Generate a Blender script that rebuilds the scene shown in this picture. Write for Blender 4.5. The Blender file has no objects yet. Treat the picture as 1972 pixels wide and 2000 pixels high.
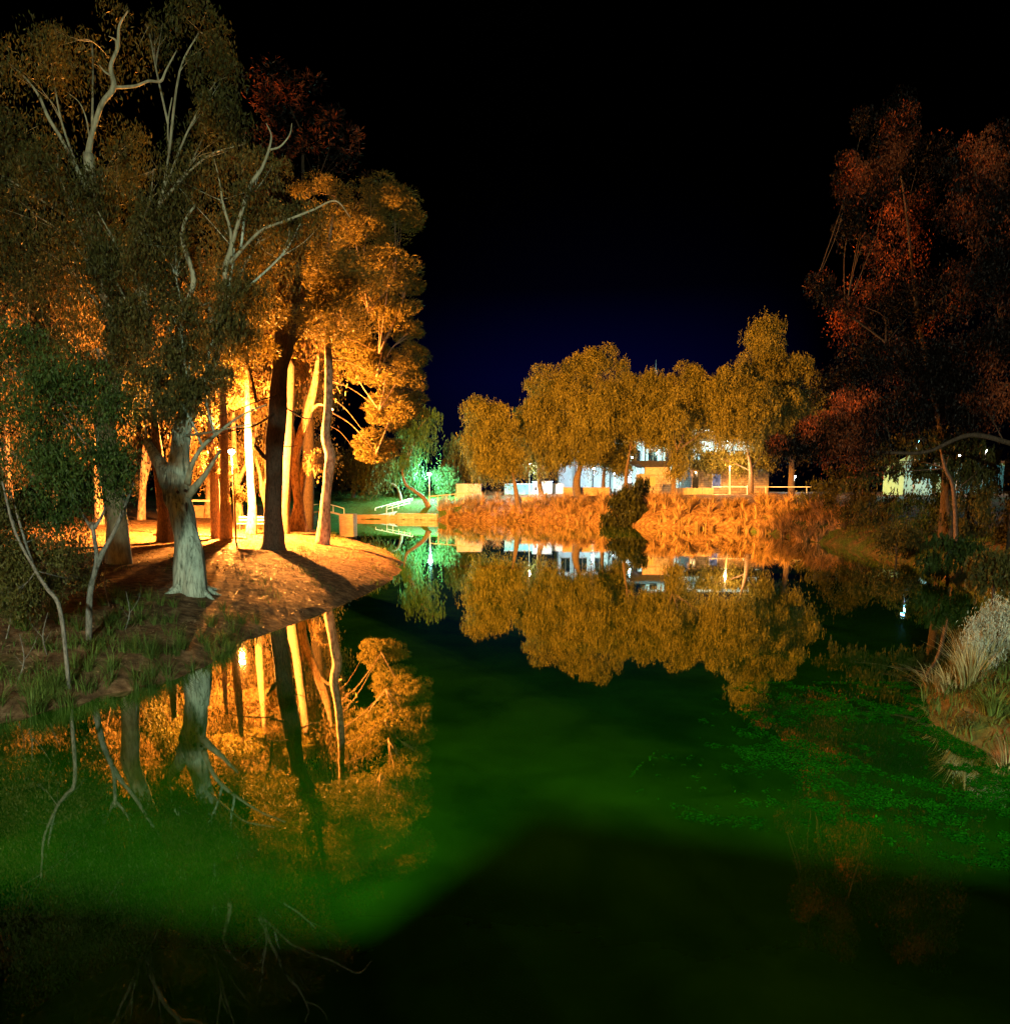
import bpy, math
import numpy as np
from mathutils import Vector

sc = bpy.context.scene
C = sc.collection

# ------------------------------------------------------------------ camera
F, PX, PY, PITCH, CAMZ = 1550.0, 986.0, 1200.0, math.radians(9.0), 4.2
cam = bpy.data.cameras.new("camera"); cam_o = bpy.data.objects.new("camera", cam); C.objects.link(cam_o)
cam_o.location = (0, 0, CAMZ); cam_o.rotation_euler = (math.radians(90) - PITCH, 0, 0)
cam.sensor_fit = 'HORIZONTAL'; cam.sensor_width = 36; cam.lens = 36 * F / 1972
cam.shift_y = (PY - 1000) / 1972; cam.clip_start = 0.05; cam.clip_end = 3000
sc.camera = cam_o
sc.view_settings.view_transform = 'Standard'; sc.view_settings.look = 'None'
sc.view_settings.exposure = 1.0; sc.view_settings.gamma = 1.0
cy = sc.cycles
cy.max_bounces = 5; cy.diffuse_bounces = 2; cy.glossy_bounces = 3; cy.transmission_bounces = 2
cy.sample_clamp_indirect = 4; cy.sample_clamp_direct = 0; cy.use_denoising = True
cy.caustics_reflective = False; cy.caustics_refractive = False; cy.use_light_tree = True

# ------------------------------------------------------------------ world (night sky)
w = bpy.data.worlds.new("World"); sc.world = w; w.use_nodes = True
nt = w.node_tree; nt.nodes.clear()
tc = nt.nodes.new('ShaderNodeTexCoord'); sep = nt.nodes.new('ShaderNodeSeparateXYZ')
nt.links.new(tc.outputs['Generated'], sep.inputs[0])
rmp = nt.nodes.new('ShaderNodeValToRGB'); cr = rmp.color_ramp
cr.elements[0].position = 0.0; cr.elements[0].color = (0.0006, 0.0012, 0.0075, 1)
cr.elements[1].position = 1.0; cr.elements[1].color = (0.00005, 0.00005, 0.00008, 1)
e = cr.elements.new(0.13); e.color = (0.0003, 0.0004, 0.0095, 1)
e = cr.elements.new(0.23); e.color = (0.00012, 0.00013, 0.0014, 1)
e = cr.elements.new(0.34); e.color = (0.00008, 0.00008, 0.0002, 1)
nt.links.new(sep.outputs[2], rmp.inputs[0])
# town glow sits around one compass direction
dotn = nt.nodes.new('ShaderNodeVectorMath'); dotn.operation = 'DOT_PRODUCT'
nt.links.new(tc.outputs['Generated'], dotn.inputs[0]); dotn.inputs[1].default_value = (0.10, 0.985, 0.12)
mr = nt.nodes.new('ShaderNodeMapRange'); mr.inputs[1].default_value = 0.962; mr.inputs[2].default_value = 1.0
mr.inputs[3].default_value = 0.04; mr.inputs[4].default_value = 1.0
nt.links.new(dotn.outputs['Value'], mr.inputs[0])
bg = nt.nodes.new('ShaderNodeBackground'); wo = nt.nodes.new('ShaderNodeOutputWorld')
nt.links.new(rmp.outputs[0], bg.inputs[0]); nt.links.new(mr.outputs[0], bg.inputs[1]); nt.links.new(bg.outputs[0], wo.inputs[0])

# ------------------------------------------------------------------ helpers
sp, cp = math.sin(PITCH), math.cos(PITCH)
def ray(px, py):
    v = PY - py
    return px - PX, F * cp + v * sp, -F * sp + v * cp
def W(px, py, Y):
    a, b, c = ray(px, py); t = Y / b
    return Vector((a * t, Y, CAMZ + c * t))
def G(px, py, z=0.0):
    a, b, c = ray(px, py); t = (z - CAMZ) / c
    return Vector((a * t, b * t, z))
def X_at(px, Y, z):
    v = ((z - CAMZ) * F * cp + Y * F * sp) / (Y * cp - (z - CAMZ) * sp)
    return (px - PX) * Y / (F * cp + v * sp)
S_at = lambda Y: Y / (F * cp)          # metres per photo pixel at depth Y

def tag(o, label=None, cat=None, group=None, kind=None):
    if label: o['label'] = label
    if cat: o['category'] = cat
    if group: o['group'] = group
    if kind: o['kind'] = kind
    return o
def empty(name, loc):
    o = bpy.data.objects.new(name, None); C.objects.link(o); o.location = loc; return o
def link_mesh(name, me, mat=None, parent=None, loc=None):
    o = bpy.data.objects.new(name, me); C.objects.link(o)
    if mat: me.materials.append(mat)
    if parent is not None:
        o.parent = parent; o.matrix_parent_inverse.identity()
        off = Vector((0, 0, 0)); q_ = parent
        while q_ is not None: off += q_.location; q_ = q_.parent
        o.location = -off   # geometry is given in world coordinates
    return o
def np_mesh(name, V, Fq, rnd=None, smooth=False):
    me = bpy.data.meshes.new(name)
    V = np.ascontiguousarray(V, dtype=np.float32); Fq = np.ascontiguousarray(Fq, dtype=np.int32)
    n, k = Fq.shape
    me.vertices.add(len(V)); me.vertices.foreach_set('co', V.ravel())
    me.loops.add(n * k); me.loops.foreach_set('vertex_index', Fq.ravel())
    me.polygons.add(n); me.polygons.foreach_set('loop_start', np.arange(0, n * k, k, dtype=np.int32))
    me.polygons.foreach_set('loop_total', np.full(n, k, dtype=np.int32))
    if smooth: me.polygons.foreach_set('use_smooth', np.ones(n, dtype=bool))
    if rnd is not None:
        at = me.attributes.new('rnd', 'FLOAT', 'FACE'); at.data.foreach_set('value', np.ascontiguousarray(rnd, dtype=np.float32))
    me.update(calc_edges=True)
    return me

class MB:
    """collects boxes, tubes and free quads for one mesh"""
    def __init__(s): s.v = []; s.f = []; s.n = 0
    def add(s, V, Fc):
        V = np.asarray(V, float)
        s.v.append(V); s.f += [tuple(int(i) + s.n for i in q) for q in Fc]; s.n += len(V)
    def box(s, x0, x1, y0, y1, z0, z1, rot=0.0, piv=None):
        P = np.array([[x, y, z] for x in (x0, x1) for y in (y0, y1) for z in (z0, z1)], float)
        if rot:
            px, py = piv if piv else ((x0 + x1) / 2, (y0 + y1) / 2)
            c, q = math.cos(rot), math.sin(rot); d = P[:, :2] - (px, py)
            P[:, 0] = px + d[:, 0] * c - d[:, 1] * q; P[:, 1] = py + d[:, 0] * q + d[:, 1] * c
        s.add(P, [(0, 1, 3, 2), (4, 6, 7, 5), (0, 4, 5, 1), (2, 3, 7, 6), (0, 2, 6, 4), (1, 5, 7, 3)])
        return s
    def tube(s, pts, rad, seg=8, wob=0.0, rng=None, cap=True, sub=4, flare=None):
        P, R = smooth_path(pts, rad, sub)
        n = len(P); T = np.gradient(P, axis=0); T /= np.linalg.norm(T, axis=1)[:, None] + 1e-9
        up = np.array([0, 0, 1.0]) if abs(T[0][2]) < .9 else np.array([1.0, 0, 0])
        N = up - T[0] * up.dot(T[0]); N /= np.linalg.norm(N)
        V = []; ang = np.linspace(0, 2 * np.pi, seg, endpoint=False)
        ph = rng.uniform(0, 6.28, 4) if rng is not None else np.zeros(4)
        for i in range(n):
            N = N - T[i] * N.dot(T[i]); N /= np.linalg.norm(N) + 1e-9; B = np.cross(T[i], N)
            r = np.full(seg, R[i])
            if wob:
                r = r * (1 + wob * (np.sin(2 * ang + ph[0] + i * .35) + .6 * np.sin(5 * ang + ph[1] - i * .22) + .5 * np.sin(3 * ang + ph[2] + i * .8)) / 1.6)
            V.append(P[i] + np.outer(np.cos(ang) * r, N) + np.outer(np.sin(ang) * r, B))
        V = np.concatenate(V); Q = []
        for i in range(n - 1):
            for j in range(seg):
                a = i * seg + j; b = i * seg + (j + 1) % seg
                Q.append((a, b, b + seg, a + seg))
        if cap: Q.append(tuple(range(seg - 1, -1, -1))); Q.append(tuple((n - 1) * seg + j for j in range(seg)))
        s.add(V, Q); return s
    def ball(s, c, r, sz=1.0, seg=12):
        V = []; Q = []
        rings = seg // 2
        for i in range(rings + 1):
            th = math.pi * i / rings
            for j in range(seg):
                a = 2 * math.pi * j / seg
                V.append((c[0] + r * math.sin(th) * math.cos(a), c[1] + r * math.sin(th) * math.sin(a), c[2] + r * sz * math.cos(th)))
        for i in range(rings):
            for j in range(seg):
                Q.append((i * seg + j, i * seg + (j + 1) % seg, (i + 1) * seg + (j + 1) % seg, (i + 1) * seg + j))
        s.add(V, Q); return s
    def build(s, name, mat, parent=None, smooth=False):
        me = bpy.data.meshes.new(name)
        me.from_pydata(np.concatenate(s.v).tolist(), [], s.f)
        if smooth: me.polygons.foreach_set('use_smooth', np.ones(len(me.polygons), dtype=bool))
        me.update()
        return link_mesh(name, me, mat, parent)
def smooth_path(pts, rad, sub):
    P = np.array([tuple(p) for p in pts], float); n = len(P)
    R = np.array(rad if hasattr(rad, '__len__') else [rad] * n, float)
    if len(R) != n: R = np.interp(np.linspace(0, 1, n), np.linspace(0, 1, len(R)), R)
    if sub <= 1 or n < 3: return P, R
    E = np.vstack([2 * P[0] - P[1], P, 2 * P[-1] - P[-2]]); out = []; ro = []
    for i in range(n - 1):
        p0, p1, p2, p3 = E[i], E[i + 1], E[i + 2], E[i + 3]
        for k in range(sub):
            t = k / sub
            out.append(.5 * (2 * p1 + (p2 - p0) * t + (2 * p0 - 5 * p1 + 4 * p2 - p3) * t * t + (3 * p1 - p0 - 3 * p2 + p3) * t ** 3))
            ro.append(R[i] * (1 - t) + R[i + 1] * t)
    out.append(P[-1]); ro.append(R[-1])
    return np.array(out), np.array(ro)

# ------------------------------------------------------------------ materials
def new_mat(name):
    m = bpy.data.materials.new(name); m.use_nodes = True; m.node_tree.nodes.clear(); return m, m.node_tree
def N(t, kind, **kw):
    n = t.nodes.new(kind)
    for k, v in kw.items():
        if k.startswith('i_'): n.inputs[k[2:].replace('_', ' ')].default_value = v
        else: setattr(n, k, v)
    return n
def surf_mat(name, c1, c2, scale=4.0, rough=.8, bump=.3, bdist=.03, stretch=(1, 1, 1), detail=6, spec=.2, c3=None, metallic=0.0, bscale=None):
    m, t = new_mat(name)
    g = N(t, 'ShaderNodeNewGeometry'); mp = N(t, 'ShaderNodeMapping'); mp.inputs['Scale'].default_value = stretch
    t.links.new(g.outputs['Position'], mp.inputs['Vector'])
    n1 = N(t, 'ShaderNodeTexNoise'); n1.inputs['Scale'].default_value = scale; n1.inputs['Detail'].default_value = detail
    n1.inputs['Roughness'].default_value = .65
    t.links.new(mp.outputs[0], n1.inputs['Vector'])
    r = N(t, 'ShaderNodeValToRGB'); r.color_ramp.elements[0].position = .35; r.color_ramp.elements[1].position = .65
    r.color_ramp.elements[0].color = (*c1, 1); r.color_ramp.elements[1].color = (*c2, 1)
    if c3: x = r.color_ramp.elements.new(.5); x.color = (*c3, 1)
    t.links.new(n1.outputs['Fac'], r.inputs[0])
    n2 = N(t, 'ShaderNodeTexNoise'); n2.inputs['Scale'].default_value = bscale or scale * 3; n2.inputs['Detail'].default_value = 5
    t.links.new(mp.outputs[0], n2.inputs['Vector'])
    b = N(t, 'ShaderNodeBump'); b.inputs['Strength'].default_value = bump; b.inputs['Distance'].default_value = bdist
    t.links.new(n2.outputs['Fac'], b.inputs['Height'])
    p = N(t, 'ShaderNodeBsdfPrincipled'); p.inputs['Roughness'].default_value = rough
    p.inputs['Specular IOR Level'].default_value = spec; p.inputs['Metallic'].default_value = metallic
    t.links.new(r.outputs[0], p.inputs['Base Color']); t.links.new(b.outputs[0], p.inputs['Normal'])
    o = N(t, 'ShaderNodeOutputMaterial'); t.links.new(p.outputs[0], o.inputs[0])
    return m
def leaf_mat(name, c1, c2, trans=.3, scale=.5, spec=.15, rough=.55, lo=.4, hi=1.2, rw=.6):
    m, t = new_mat(name)
    g = N(t, 'ShaderNodeNewGeometry'); n1 = N(t, 'ShaderNodeTexNoise'); n1.inputs['Scale'].default_value = scale; n1.inputs['Detail'].default_value = 3
    t.links.new(g.outputs['Position'], n1.inputs['Vector'])
    a = N(t, 'ShaderNodeAttribute'); a.attribute_name = 'rnd'
    ad = N(t, 'ShaderNodeMath', operation='MULTIPLY_ADD'); t.links.new(a.outputs['Fac'], ad.inputs[0]); ad.inputs[1].default_value = rw; t.links.new(n1.outputs['Fac'], ad.inputs[2])
    mr = N(t, 'ShaderNodeMapRange'); mr.inputs[1].default_value = lo; mr.inputs[2].default_value = hi; t.links.new(ad.outputs[0], mr.inputs[0])
    mx = N(t, 'ShaderNodeMix', data_type='RGBA'); mx.inputs[6].default_value = (*c1, 1); mx.inputs[7].default_value = (*c2, 1)
    t.links.new(mr.outputs[0], mx.inputs[0])
    p = N(t, 'ShaderNodeBsdfPrincipled'); p.inputs['Roughness'].default_value = rough; p.inputs['Specular IOR Level'].default_value = spec
    t.links.new(mx.outputs[2], p.inputs['Base Color'])
    tr = N(t, 'ShaderNodeBsdfTranslucent'); t.links.new(mx.outputs[2], tr.inputs[0])
    ms = N(t, 'ShaderNodeMixShader'); ms.inputs[0].default_value = trans
    t.links.new(p.outputs[0], ms.inputs[1]); t.links.new(tr.outputs[0], ms.inputs[2])
    o = N(t, 'ShaderNodeOutputMaterial'); t.links.new(ms.outputs[0], o.inputs[0])
    return m
def emis_mat(name, col, s):
    m, t = new_mat(name); e = N(t, 'ShaderNodeEmission'); e.inputs[0].default_value = (*col, 1); e.inputs[1].default_value = s
    o = N(t, 'ShaderNodeOutputMaterial'); t.links.new(e.outputs[0], o.inputs[0]); return m
def brick_mat(name, c1, c2, mortar, scale=1.0, bw=.24, bh=.086, off=.5, axis='XZ'):
    m, t = new_mat(name)
    g = N(t, 'ShaderNodeNewGeometry'); s = N(t, 'ShaderNodeSeparateXYZ'); t.links.new(g.outputs['Position'], s.inputs[0])
    su = N(t, 'ShaderNodeMath', operation='ADD'); t.links.new(s.outputs[0], su.inputs[0]); t.links.new(s.outputs[1], su.inputs[1])
    cb = N(t, 'ShaderNodeCombineXYZ'); t.links.new(su.outputs[0], cb.inputs[0]); t.links.new(s.outputs[2], cb.inputs[1])
    b = N(t, 'ShaderNodeTexBrick'); b.inputs['Scale'].default_value = scale; b.inputs['Brick Width'].default_value = bw; b.inputs['Row Height'].default_value = bh
    b.inputs['Mortar Size'].default_value = .008 * bh / .086; b.inputs['Color1'].default_value = (*c1, 1); b.inputs['Color2'].default_value = (*c2, 1); b.inputs['Mortar'].default_value = (*mortar, 1)
    b.offset = off
    t.links.new(cb.outputs[0], b.inputs['Vector'])
    n1 = N(t, 'ShaderNodeTexNoise'); n1.inputs['Scale'].default_value = 1.3; n1.inputs['Detail'].default_value = 5; t.links.new(g.outputs['Position'], n1.inputs['Vector'])
    mr = N(t, 'ShaderNodeMapRange'); mr.inputs[3].default_value = .55; mr.inputs[4].default_value = 1.3; t.links.new(n1.outputs['Fac'], mr.inputs[0])
    mx = N(t, 'ShaderNodeVectorMath', operation='SCALE'); t.links.new(b.outputs['Color'], mx.inputs[0]); t.links.new(mr.outputs[0], mx.inputs['Scale'])
    bu = N(t, 'ShaderNodeBump'); bu.inputs['Strength'].default_value = .5; bu.inputs['Distance'].default_value = .01; bu.invert = True
    t.links.new(b.outputs['Fac'], bu.inputs['Height'])
    p = N(t, 'ShaderNodeBsdfPrincipled'); p.inputs['Roughness'].default_value = .85
    t.links.new(mx.outputs[0], p.inputs['Base Color']); t.links.new(bu.outputs[0], p.inputs['Normal'])
    o = N(t, 'ShaderNodeOutputMaterial'); t.links.new(p.outputs[0], o.inputs[0]); return m

M = {}
M['bark_grey'] = surf_mat('bark_grey', (.09, .12, .09), (.46, .56, .46), 3.0, .85, .8, .05, (5, 5, .7), c3=(.34, .41, .34))
M['bark_pine'] = surf_mat('bark_pine', (.06, .04, .03), (.20, .14, .10), 5.0, .9, 1.0, .06, (4, 4, 1.2))
M['bark_pale'] = surf_mat('bark_pale', (.10, .06, .035), (.50, .37, .26), 2.2, .8, 1.0, .05, (3, 3, 1.4), c3=(.34, .23, .15))
M['bark_dark'] = surf_mat('bark_dark', (.03, .022, .015), (.09, .065, .045), 5.0, .9, .9, .04, (4, 4, 1))
M['bark_stem'] = surf_mat('bark_stem', (.05, .05, .04), (.20, .19, .16), 6.0, .85, .5, .02, (5, 5, 1))
M['bark_limb'] = surf_mat('bark_limb', (.13, .13, .085), (.32, .32, .22), 2.5, .75, .4, .03, (3, 3, .8))
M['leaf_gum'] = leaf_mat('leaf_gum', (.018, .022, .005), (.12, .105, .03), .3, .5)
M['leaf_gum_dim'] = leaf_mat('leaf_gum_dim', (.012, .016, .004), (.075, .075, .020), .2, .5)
M['leaf_shrub'] = leaf_mat('leaf_shrub', (.012, .030, .006), (.05, .085, .016), .25, .9)
M['leaf_pine'] = leaf_mat('leaf_pine', (.05, .045, .010), (.22, .17, .04), .35, .3)
M['leaf_pepper'] = leaf_mat('leaf_pepper', (.022, .030, .005), (.23, .20, .045), .25, .6)
M['leaf_painted_light'] = leaf_mat('leaf_painted_light', (.002, .001, .0006), (.34, .085, .026), .15, .32, lo=.60, hi=.80, rw=.16)  # black shade and red-lit clumps put into leaf colour as noise patches
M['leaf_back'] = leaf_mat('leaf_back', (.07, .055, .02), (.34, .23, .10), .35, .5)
M['leaf_dusk'] = leaf_mat('leaf_dusk', (.004, .006, .0015), (.030, .034, .008), .15, .6)
M['leaf_green'] = leaf_mat('leaf_green', (.02, .06, .02), (.08, .17, .06), .3, .6)
M['leaf_olive'] = leaf_mat('leaf_olive', (.022, .026, .006), (.09, .085, .02), .25, .6)
M['leaf_salt'] = leaf_mat('leaf_salt', (.16, .20, .15), (.40, .46, .38), .2, 3.0)
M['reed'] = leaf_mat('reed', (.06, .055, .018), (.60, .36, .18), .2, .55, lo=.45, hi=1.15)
M['sedge'] = leaf_mat('sedge', (.12, .12, .035), (.46, .42, .22), .2, 2.0)
M['grass'] = leaf_mat('grass', (.025, .055, .010), (.13, .20, .04), .25, .6)
M['lawn'] = leaf_mat('lawn', (.03, .10, .02), (.07, .2, .04), .2, .6)
M['litter'] = leaf_mat('litter', (.07, .04, .02), (.34, .22, .12), .1, .8)
M['weed'] = leaf_mat('weed', (.0015, .045, .0008), (.012, .16, .003), .1, 1.2, spec=.0, rough=.9)
M['concrete'] = surf_mat('concrete', (.30, .28, .25), (.46, .43, .39), 1.5, .85, .3, .01)
M['white_paint'] = surf_mat('white_paint', (.68, .68, .66), (.82, .82, .80), 1.2, .5, .1, .005)
M['teal_paint'] = surf_mat('teal_paint', (.16, .42, .42), (.24, .55, .54), .8, .55, .1, .005)
M['blue_paint'] = surf_mat('blue_paint', (.10, .18, .75), (.18, .30, .88), 2, .5, .1, .005)
M['tan_paint'] = surf_mat('tan_paint', (.40, .26, .17), (.50, .34, .23), 1.0, .8, .2, .01)
M['dark_metal'] = surf_mat('dark_metal', (.02, .022, .028), (.05, .05, .06), 3, .5, .1, .005, spec=.5)
M['galv'] = surf_mat('galv', (.34, .35, .36), (.5, .51, .52), 4, .45, .1, .003, metallic=.5, spec=.5)
M['timber'] = surf_mat('timber', (.30, .18, .08), (.55, .36, .18), 3, .8, .4, .01, (6, 6, .6))
M['brick'] = brick_mat('brick', (.36, .20, .13), (.50, .33, .22), (.40, .34, .28), 1, .3, .11)
M['rough_stone'] = brick_mat('rough_stone', (.22, .18, .13), (.44, .33, .22), (.18, .14, .10), 1, .6, .28)
M['block'] = brick_mat('block', (.30, .28, .26), (.42, .40, .37), (.20, .19, .18), 1, .5, .22)
M['roof'] = surf_mat('roof', (.06, .055, .06), (.12, .11, .115), 2, .6, .2, .01)
M['glass_dark'] = surf_mat('glass_dark', (.01, .012, .015), (.02, .022, .025), 2, .1, 0, .001, spec=.5)

def ground_mat():
    m, t = new_mat('earth_and_grass')
    g = N(t, 'ShaderNodeNewGeometry')
    def noise(s, d=6, r=.6):
        n = N(t, 'ShaderNodeTexNoise'); n.inputs['Scale'].default_value = s; n.inputs['Detail'].default_value = d; n.inputs['Roughness'].default_value = r
        t.links.new(g.outputs['Position'], n.inputs['Vector']); return n
    def ramp(src, stops):
        r = N(t, 'ShaderNodeValToRGB'); el = r.color_ramp.elements
        el[0].position, el[0].color = stops[0][0], (*stops[0][1], 1); el[1].position, el[1].color = stops[-1][0], (*stops[-1][1], 1)
        for p_, c_ in stops[1:-1]: x = el.new(p_); x.color = (*c_, 1)
        t.links.new(src, r.inputs[0]); return r
    earth = ramp(noise(3.2).outputs['Fac'], [(.3, (.045, .026, .013)), (.5, (.15, .085, .042)), (.7, (.32, .20, .11))])
    grass = ramp(noise(5).outputs['Fac'], [(.3, (.03, .055, .012)), (.7, (.10, .15, .035))])
    a = N(t, 'ShaderNodeAttribute'); a.attribute_name = 'lawn'
    n3 = noise(.6, 4)
    ad = N(t, 'ShaderNodeMath', operation='ADD'); t.links.new(a.outputs['Fac'], ad.inputs[0]); t.links.new(n3.outputs['Fac'], ad.inputs[1])
    mr = N(t, 'ShaderNodeMapRange'); mr.inputs[1].default_value = .85; mr.inputs[2].default_value = 1.1; t.links.new(ad.outputs[0], mr.inputs[0])
    mx = N(t, 'ShaderNodeMix', data_type='RGBA'); t.links.new(mr.outputs[0], mx.inputs[0]); t.links.new(earth.outputs[0], mx.inputs[6]); t.links.new(grass.outputs[0], mx.inputs[7])
    b = N(t, 'ShaderNodeBump'); b.inputs['Strength'].default_value = .9; b.inputs['Distance'].default_value = .06
    t.links.new(noise(14, 8, .75).outputs['Fac'], b.inputs['Height'])
    p = N(t, 'ShaderNodeBsdfPrincipled'); p.inputs['Roughness'].default_value = .95; p.inputs['Specular IOR Level'].default_value = .1
    t.links.new(mx.outputs[2], p.inputs['Base Color']); t.links.new(b.outputs[0], p.inputs['Normal'])
    o = N(t, 'ShaderNodeOutputMaterial'); t.links.new(p.outputs[0], o.inputs[0]); return m
M['ground'] = ground_mat()

def water_mat():
    m, t = new_mat('murky_water')
    g = N(t, 'ShaderNodeNewGeometry')
    n1 = N(t, 'ShaderNodeTexNoise'); n1.inputs['Scale'].default_value = .55; n1.inputs['Detail'].default_value = 6; n1.inputs['Roughness'].default_value = .6; n1.inputs['Distortion'].default_value = .5
    t.links.new(g.outputs['Position'], n1.inputs['Vector'])
    r = N(t, 'ShaderNodeValToRGB'); r.color_ramp.elements[0].position = .32; r.color_ramp.elements[1].position = .70
    r.color_ramp.elements[0].color = (.0050, .048, .0008, 1); r.color_ramp.elements[1].color = (.0150, .105, .0018, 1)
    t.links.new(n1.outputs['Fac'], r.inputs[0])
    d = N(t, 'ShaderNodeBsdfDiffuse'); t.links.new(r.outputs[0], d.inputs[0])
    mp = N(t, 'ShaderNodeMapping'); mp.inputs['Scale'].default_value = (1.0, .6, 1); t.links.new(g.outputs['Position'], mp.inputs['Vector'])
    n2 = N(t, 'ShaderNodeTexNoise'); n2.inputs['Scale'].default_value = 1.6; n2.inputs['Detail'].default_value = 3; t.links.new(mp.outputs[0], n2.inputs['Vector'])
    b = N(t, 'ShaderNodeBump'); b.inputs['Strength'].default_value = .035; b.inputs['Distance'].default_value = .02
    t.links.new(n2.outputs['Fac'], b.inputs['Height'])
    gl = N(t, 'ShaderNodeBsdfGlossy'); gl.inputs['Roughness'].default_value = .018; gl.inputs[0].default_value = (.93, .93, .86, 1)
    t.links.new(b.outputs[0], gl.inputs['Normal'])
    lw = N(t, 'ShaderNodeLayerWeight'); lw.inputs['Blend'].default_value = .5; fr = N(t, 'ShaderNodeValToRGB'); el = fr.color_ramp.elements
    el[0].position = .36; el[0].color = (.012,) * 3 + (1,); el[1].position = .96; el[1].color = (.95,) * 3 + (1,)
    for p_, v_ in ((.50, .09), (.60, .30), (.70, .54), (.80, .72)): x = el.new(p_); x.color = (v_, v_, v_, 1)
    t.links.new(lw.outputs['Facing'], fr.inputs[0])
    ad = N(t, 'ShaderNodeMixShader'); t.links.new(fr.outputs[0], ad.inputs[0]); t.links.new(d.outputs[0], ad.inputs[1]); t.links.new(gl.outputs[0], ad.inputs[2])
    o = N(t, 'ShaderNodeOutputMaterial'); t.links.new(ad.outputs[0], o.inputs[0]); return m
M['water'] = water_mat()

# ------------------------------------------------------------------ lamps (each with its own light)
def lamp_post(pos, base_z, col, watts, label, name='street_lamp', group=None, r=.07, emis=30, light_r=.12, globe=.16, mat='galv', arm=0.0, lo=(0, 0, 0), glow=None, aim=None):
    x, y, z = pos
    root = empty(name, (x + arm, y, base_z)); tag(root, label, 'street lamp', group)
    p = MB().tube([(x + arm, y, base_z - .3), (x + arm, y, (base_z + z) / 2), (x + arm, y, z + globe * 1.1)], [r, r * .8, r * .6], 10)
    p.build('post', M[mat], root, True)
    if arm:
        a = MB().tube([(x + arm, y, z + globe), (x + arm * .5, y, z + globe * 1.6), (x, y, z + globe * 1.3)], [r * .5, r * .4, r * .4], 8); a.build('arm', M[mat], root, True)
    h = MB().ball((x, y, z + globe * .9), globe * 1.25, .45); hd = h.build('lamp_head', M['dark_metal'], root, True)
    l = MB().ball((x, y, z), globe, .8); gm = emis_mat(name + '_globe', glow or col, emis); l.build('globe', gm, hd, True)
    ld = bpy.data.lights.new(name + '_light', 'SPOT' if aim else 'POINT'); ld.energy = watts; ld.color = col; ld.shadow_soft_size = light_r
    lo_ = bpy.data.objects.new('bulb_light', ld); C.objects.link(lo_); lo_.parent = root
    if aim: ld.spot_size = math.radians(aim[3]); ld.spot_blend = .5; lo_.rotation_euler = Vector(aim[:3]).to_track_quat('-Z', 'Y').to_euler()
    lo_.location = Vector((x + lo[0], y + lo[1], z - globe - light_r - .05 + lo[2])) - Vector(root.location)
    return root

SOD = (1.0, .33, .05)
P1 = W(452, 882, 48.0)
lamp_post((P1.x, P1.y, P1.z), 1.4, SOD, 140000, 'glaring orange street lamp glowing behind the pair of brown trunks on the left bank', arm=.0, emis=160, globe=.2, glow=(1, .62, .25))
P2 = W(636, 790, 56.0)
lamp_post((P2.x, P2.y, P2.z), 1.0, (1.0, .38, .045), 360000, 'unseen orange flood lamp added behind the orange pine to light the far bank', r=.06, emis=3, globe=.12, aim=(.51, 1.0, -.10, 80), lo=(.3, 0, .1))  # added lamp, kept out of sight, lights the far bank trees and hut
P3 = W(838, 926, 116.0)
lamp_post((P3.x, P3.y, P3.z), 2.4, (.30, 1.0, .75), 17000, 'cyan-white lamp over the green lawn beside the leaning tree', emis=60, globe=.28, glow=(.55, .9, 1.0))
P4 = W(1034, 905, 111.0)
lamp_post((P4.x, P4.y, P4.z), 3.0, (.70, .85, 1.0), 5200, 'small bluish white lamp shining over the teal wall', emis=60, globe=.26, glow=(.8, .85, 1.0))

# bridge the photograph was taken from, with a white lamp and an added orange one (behind and below the frame)
br = empty('footbridge', (0, -1.2, 2.55)); tag(br, 'concrete footbridge deck and parapet the pond is seen from, top edge shaped for its shadow', 'bridge')
b = MB(); b.box(-22, 22, -3.2, .05, 2.2, 2.55); b.build('deck', M['concrete'], br)
shade_prof = [(-22, 3.3), (-3.2, 3.02), (-2.0, 2.84), (-1.2, 2.84), (-.1, 3.58), (3.2, 3.16), (22, 2.9)]; b = MB(); V_ = []  # top edge shaped to throw the dark wedge onto the near water
for x_, z_ in shade_prof: V_ += [(x_, .06, 2.2), (x_, .2, 2.2), (x_, .2, z_), (x_, .06, z_)]
b.add(V_, [(i * 4 + k, i * 4 + (k + 1) % 4, i * 4 + 4 + (k + 1) % 4, i * 4 + 4 + k) for i in range(6) for k in range(4)]); b.build('shade_parapet', M['concrete'], br)
lamp_post((-1.0, -17.0, 10.1), 0.5, (.86, 1.0, .74), 36000, 'white street lamp standing behind the footbridge', light_r=.55, lo=(0, 0, .45))
lamp_post((-16.0, -10.0, 7.4), 0.5, SOD, 7000, 'unseen orange lamp added behind the left end of the footbridge to warm the leaves', light_r=.2)  # added out of view to give leaves and water a brown-orange tone

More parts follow.
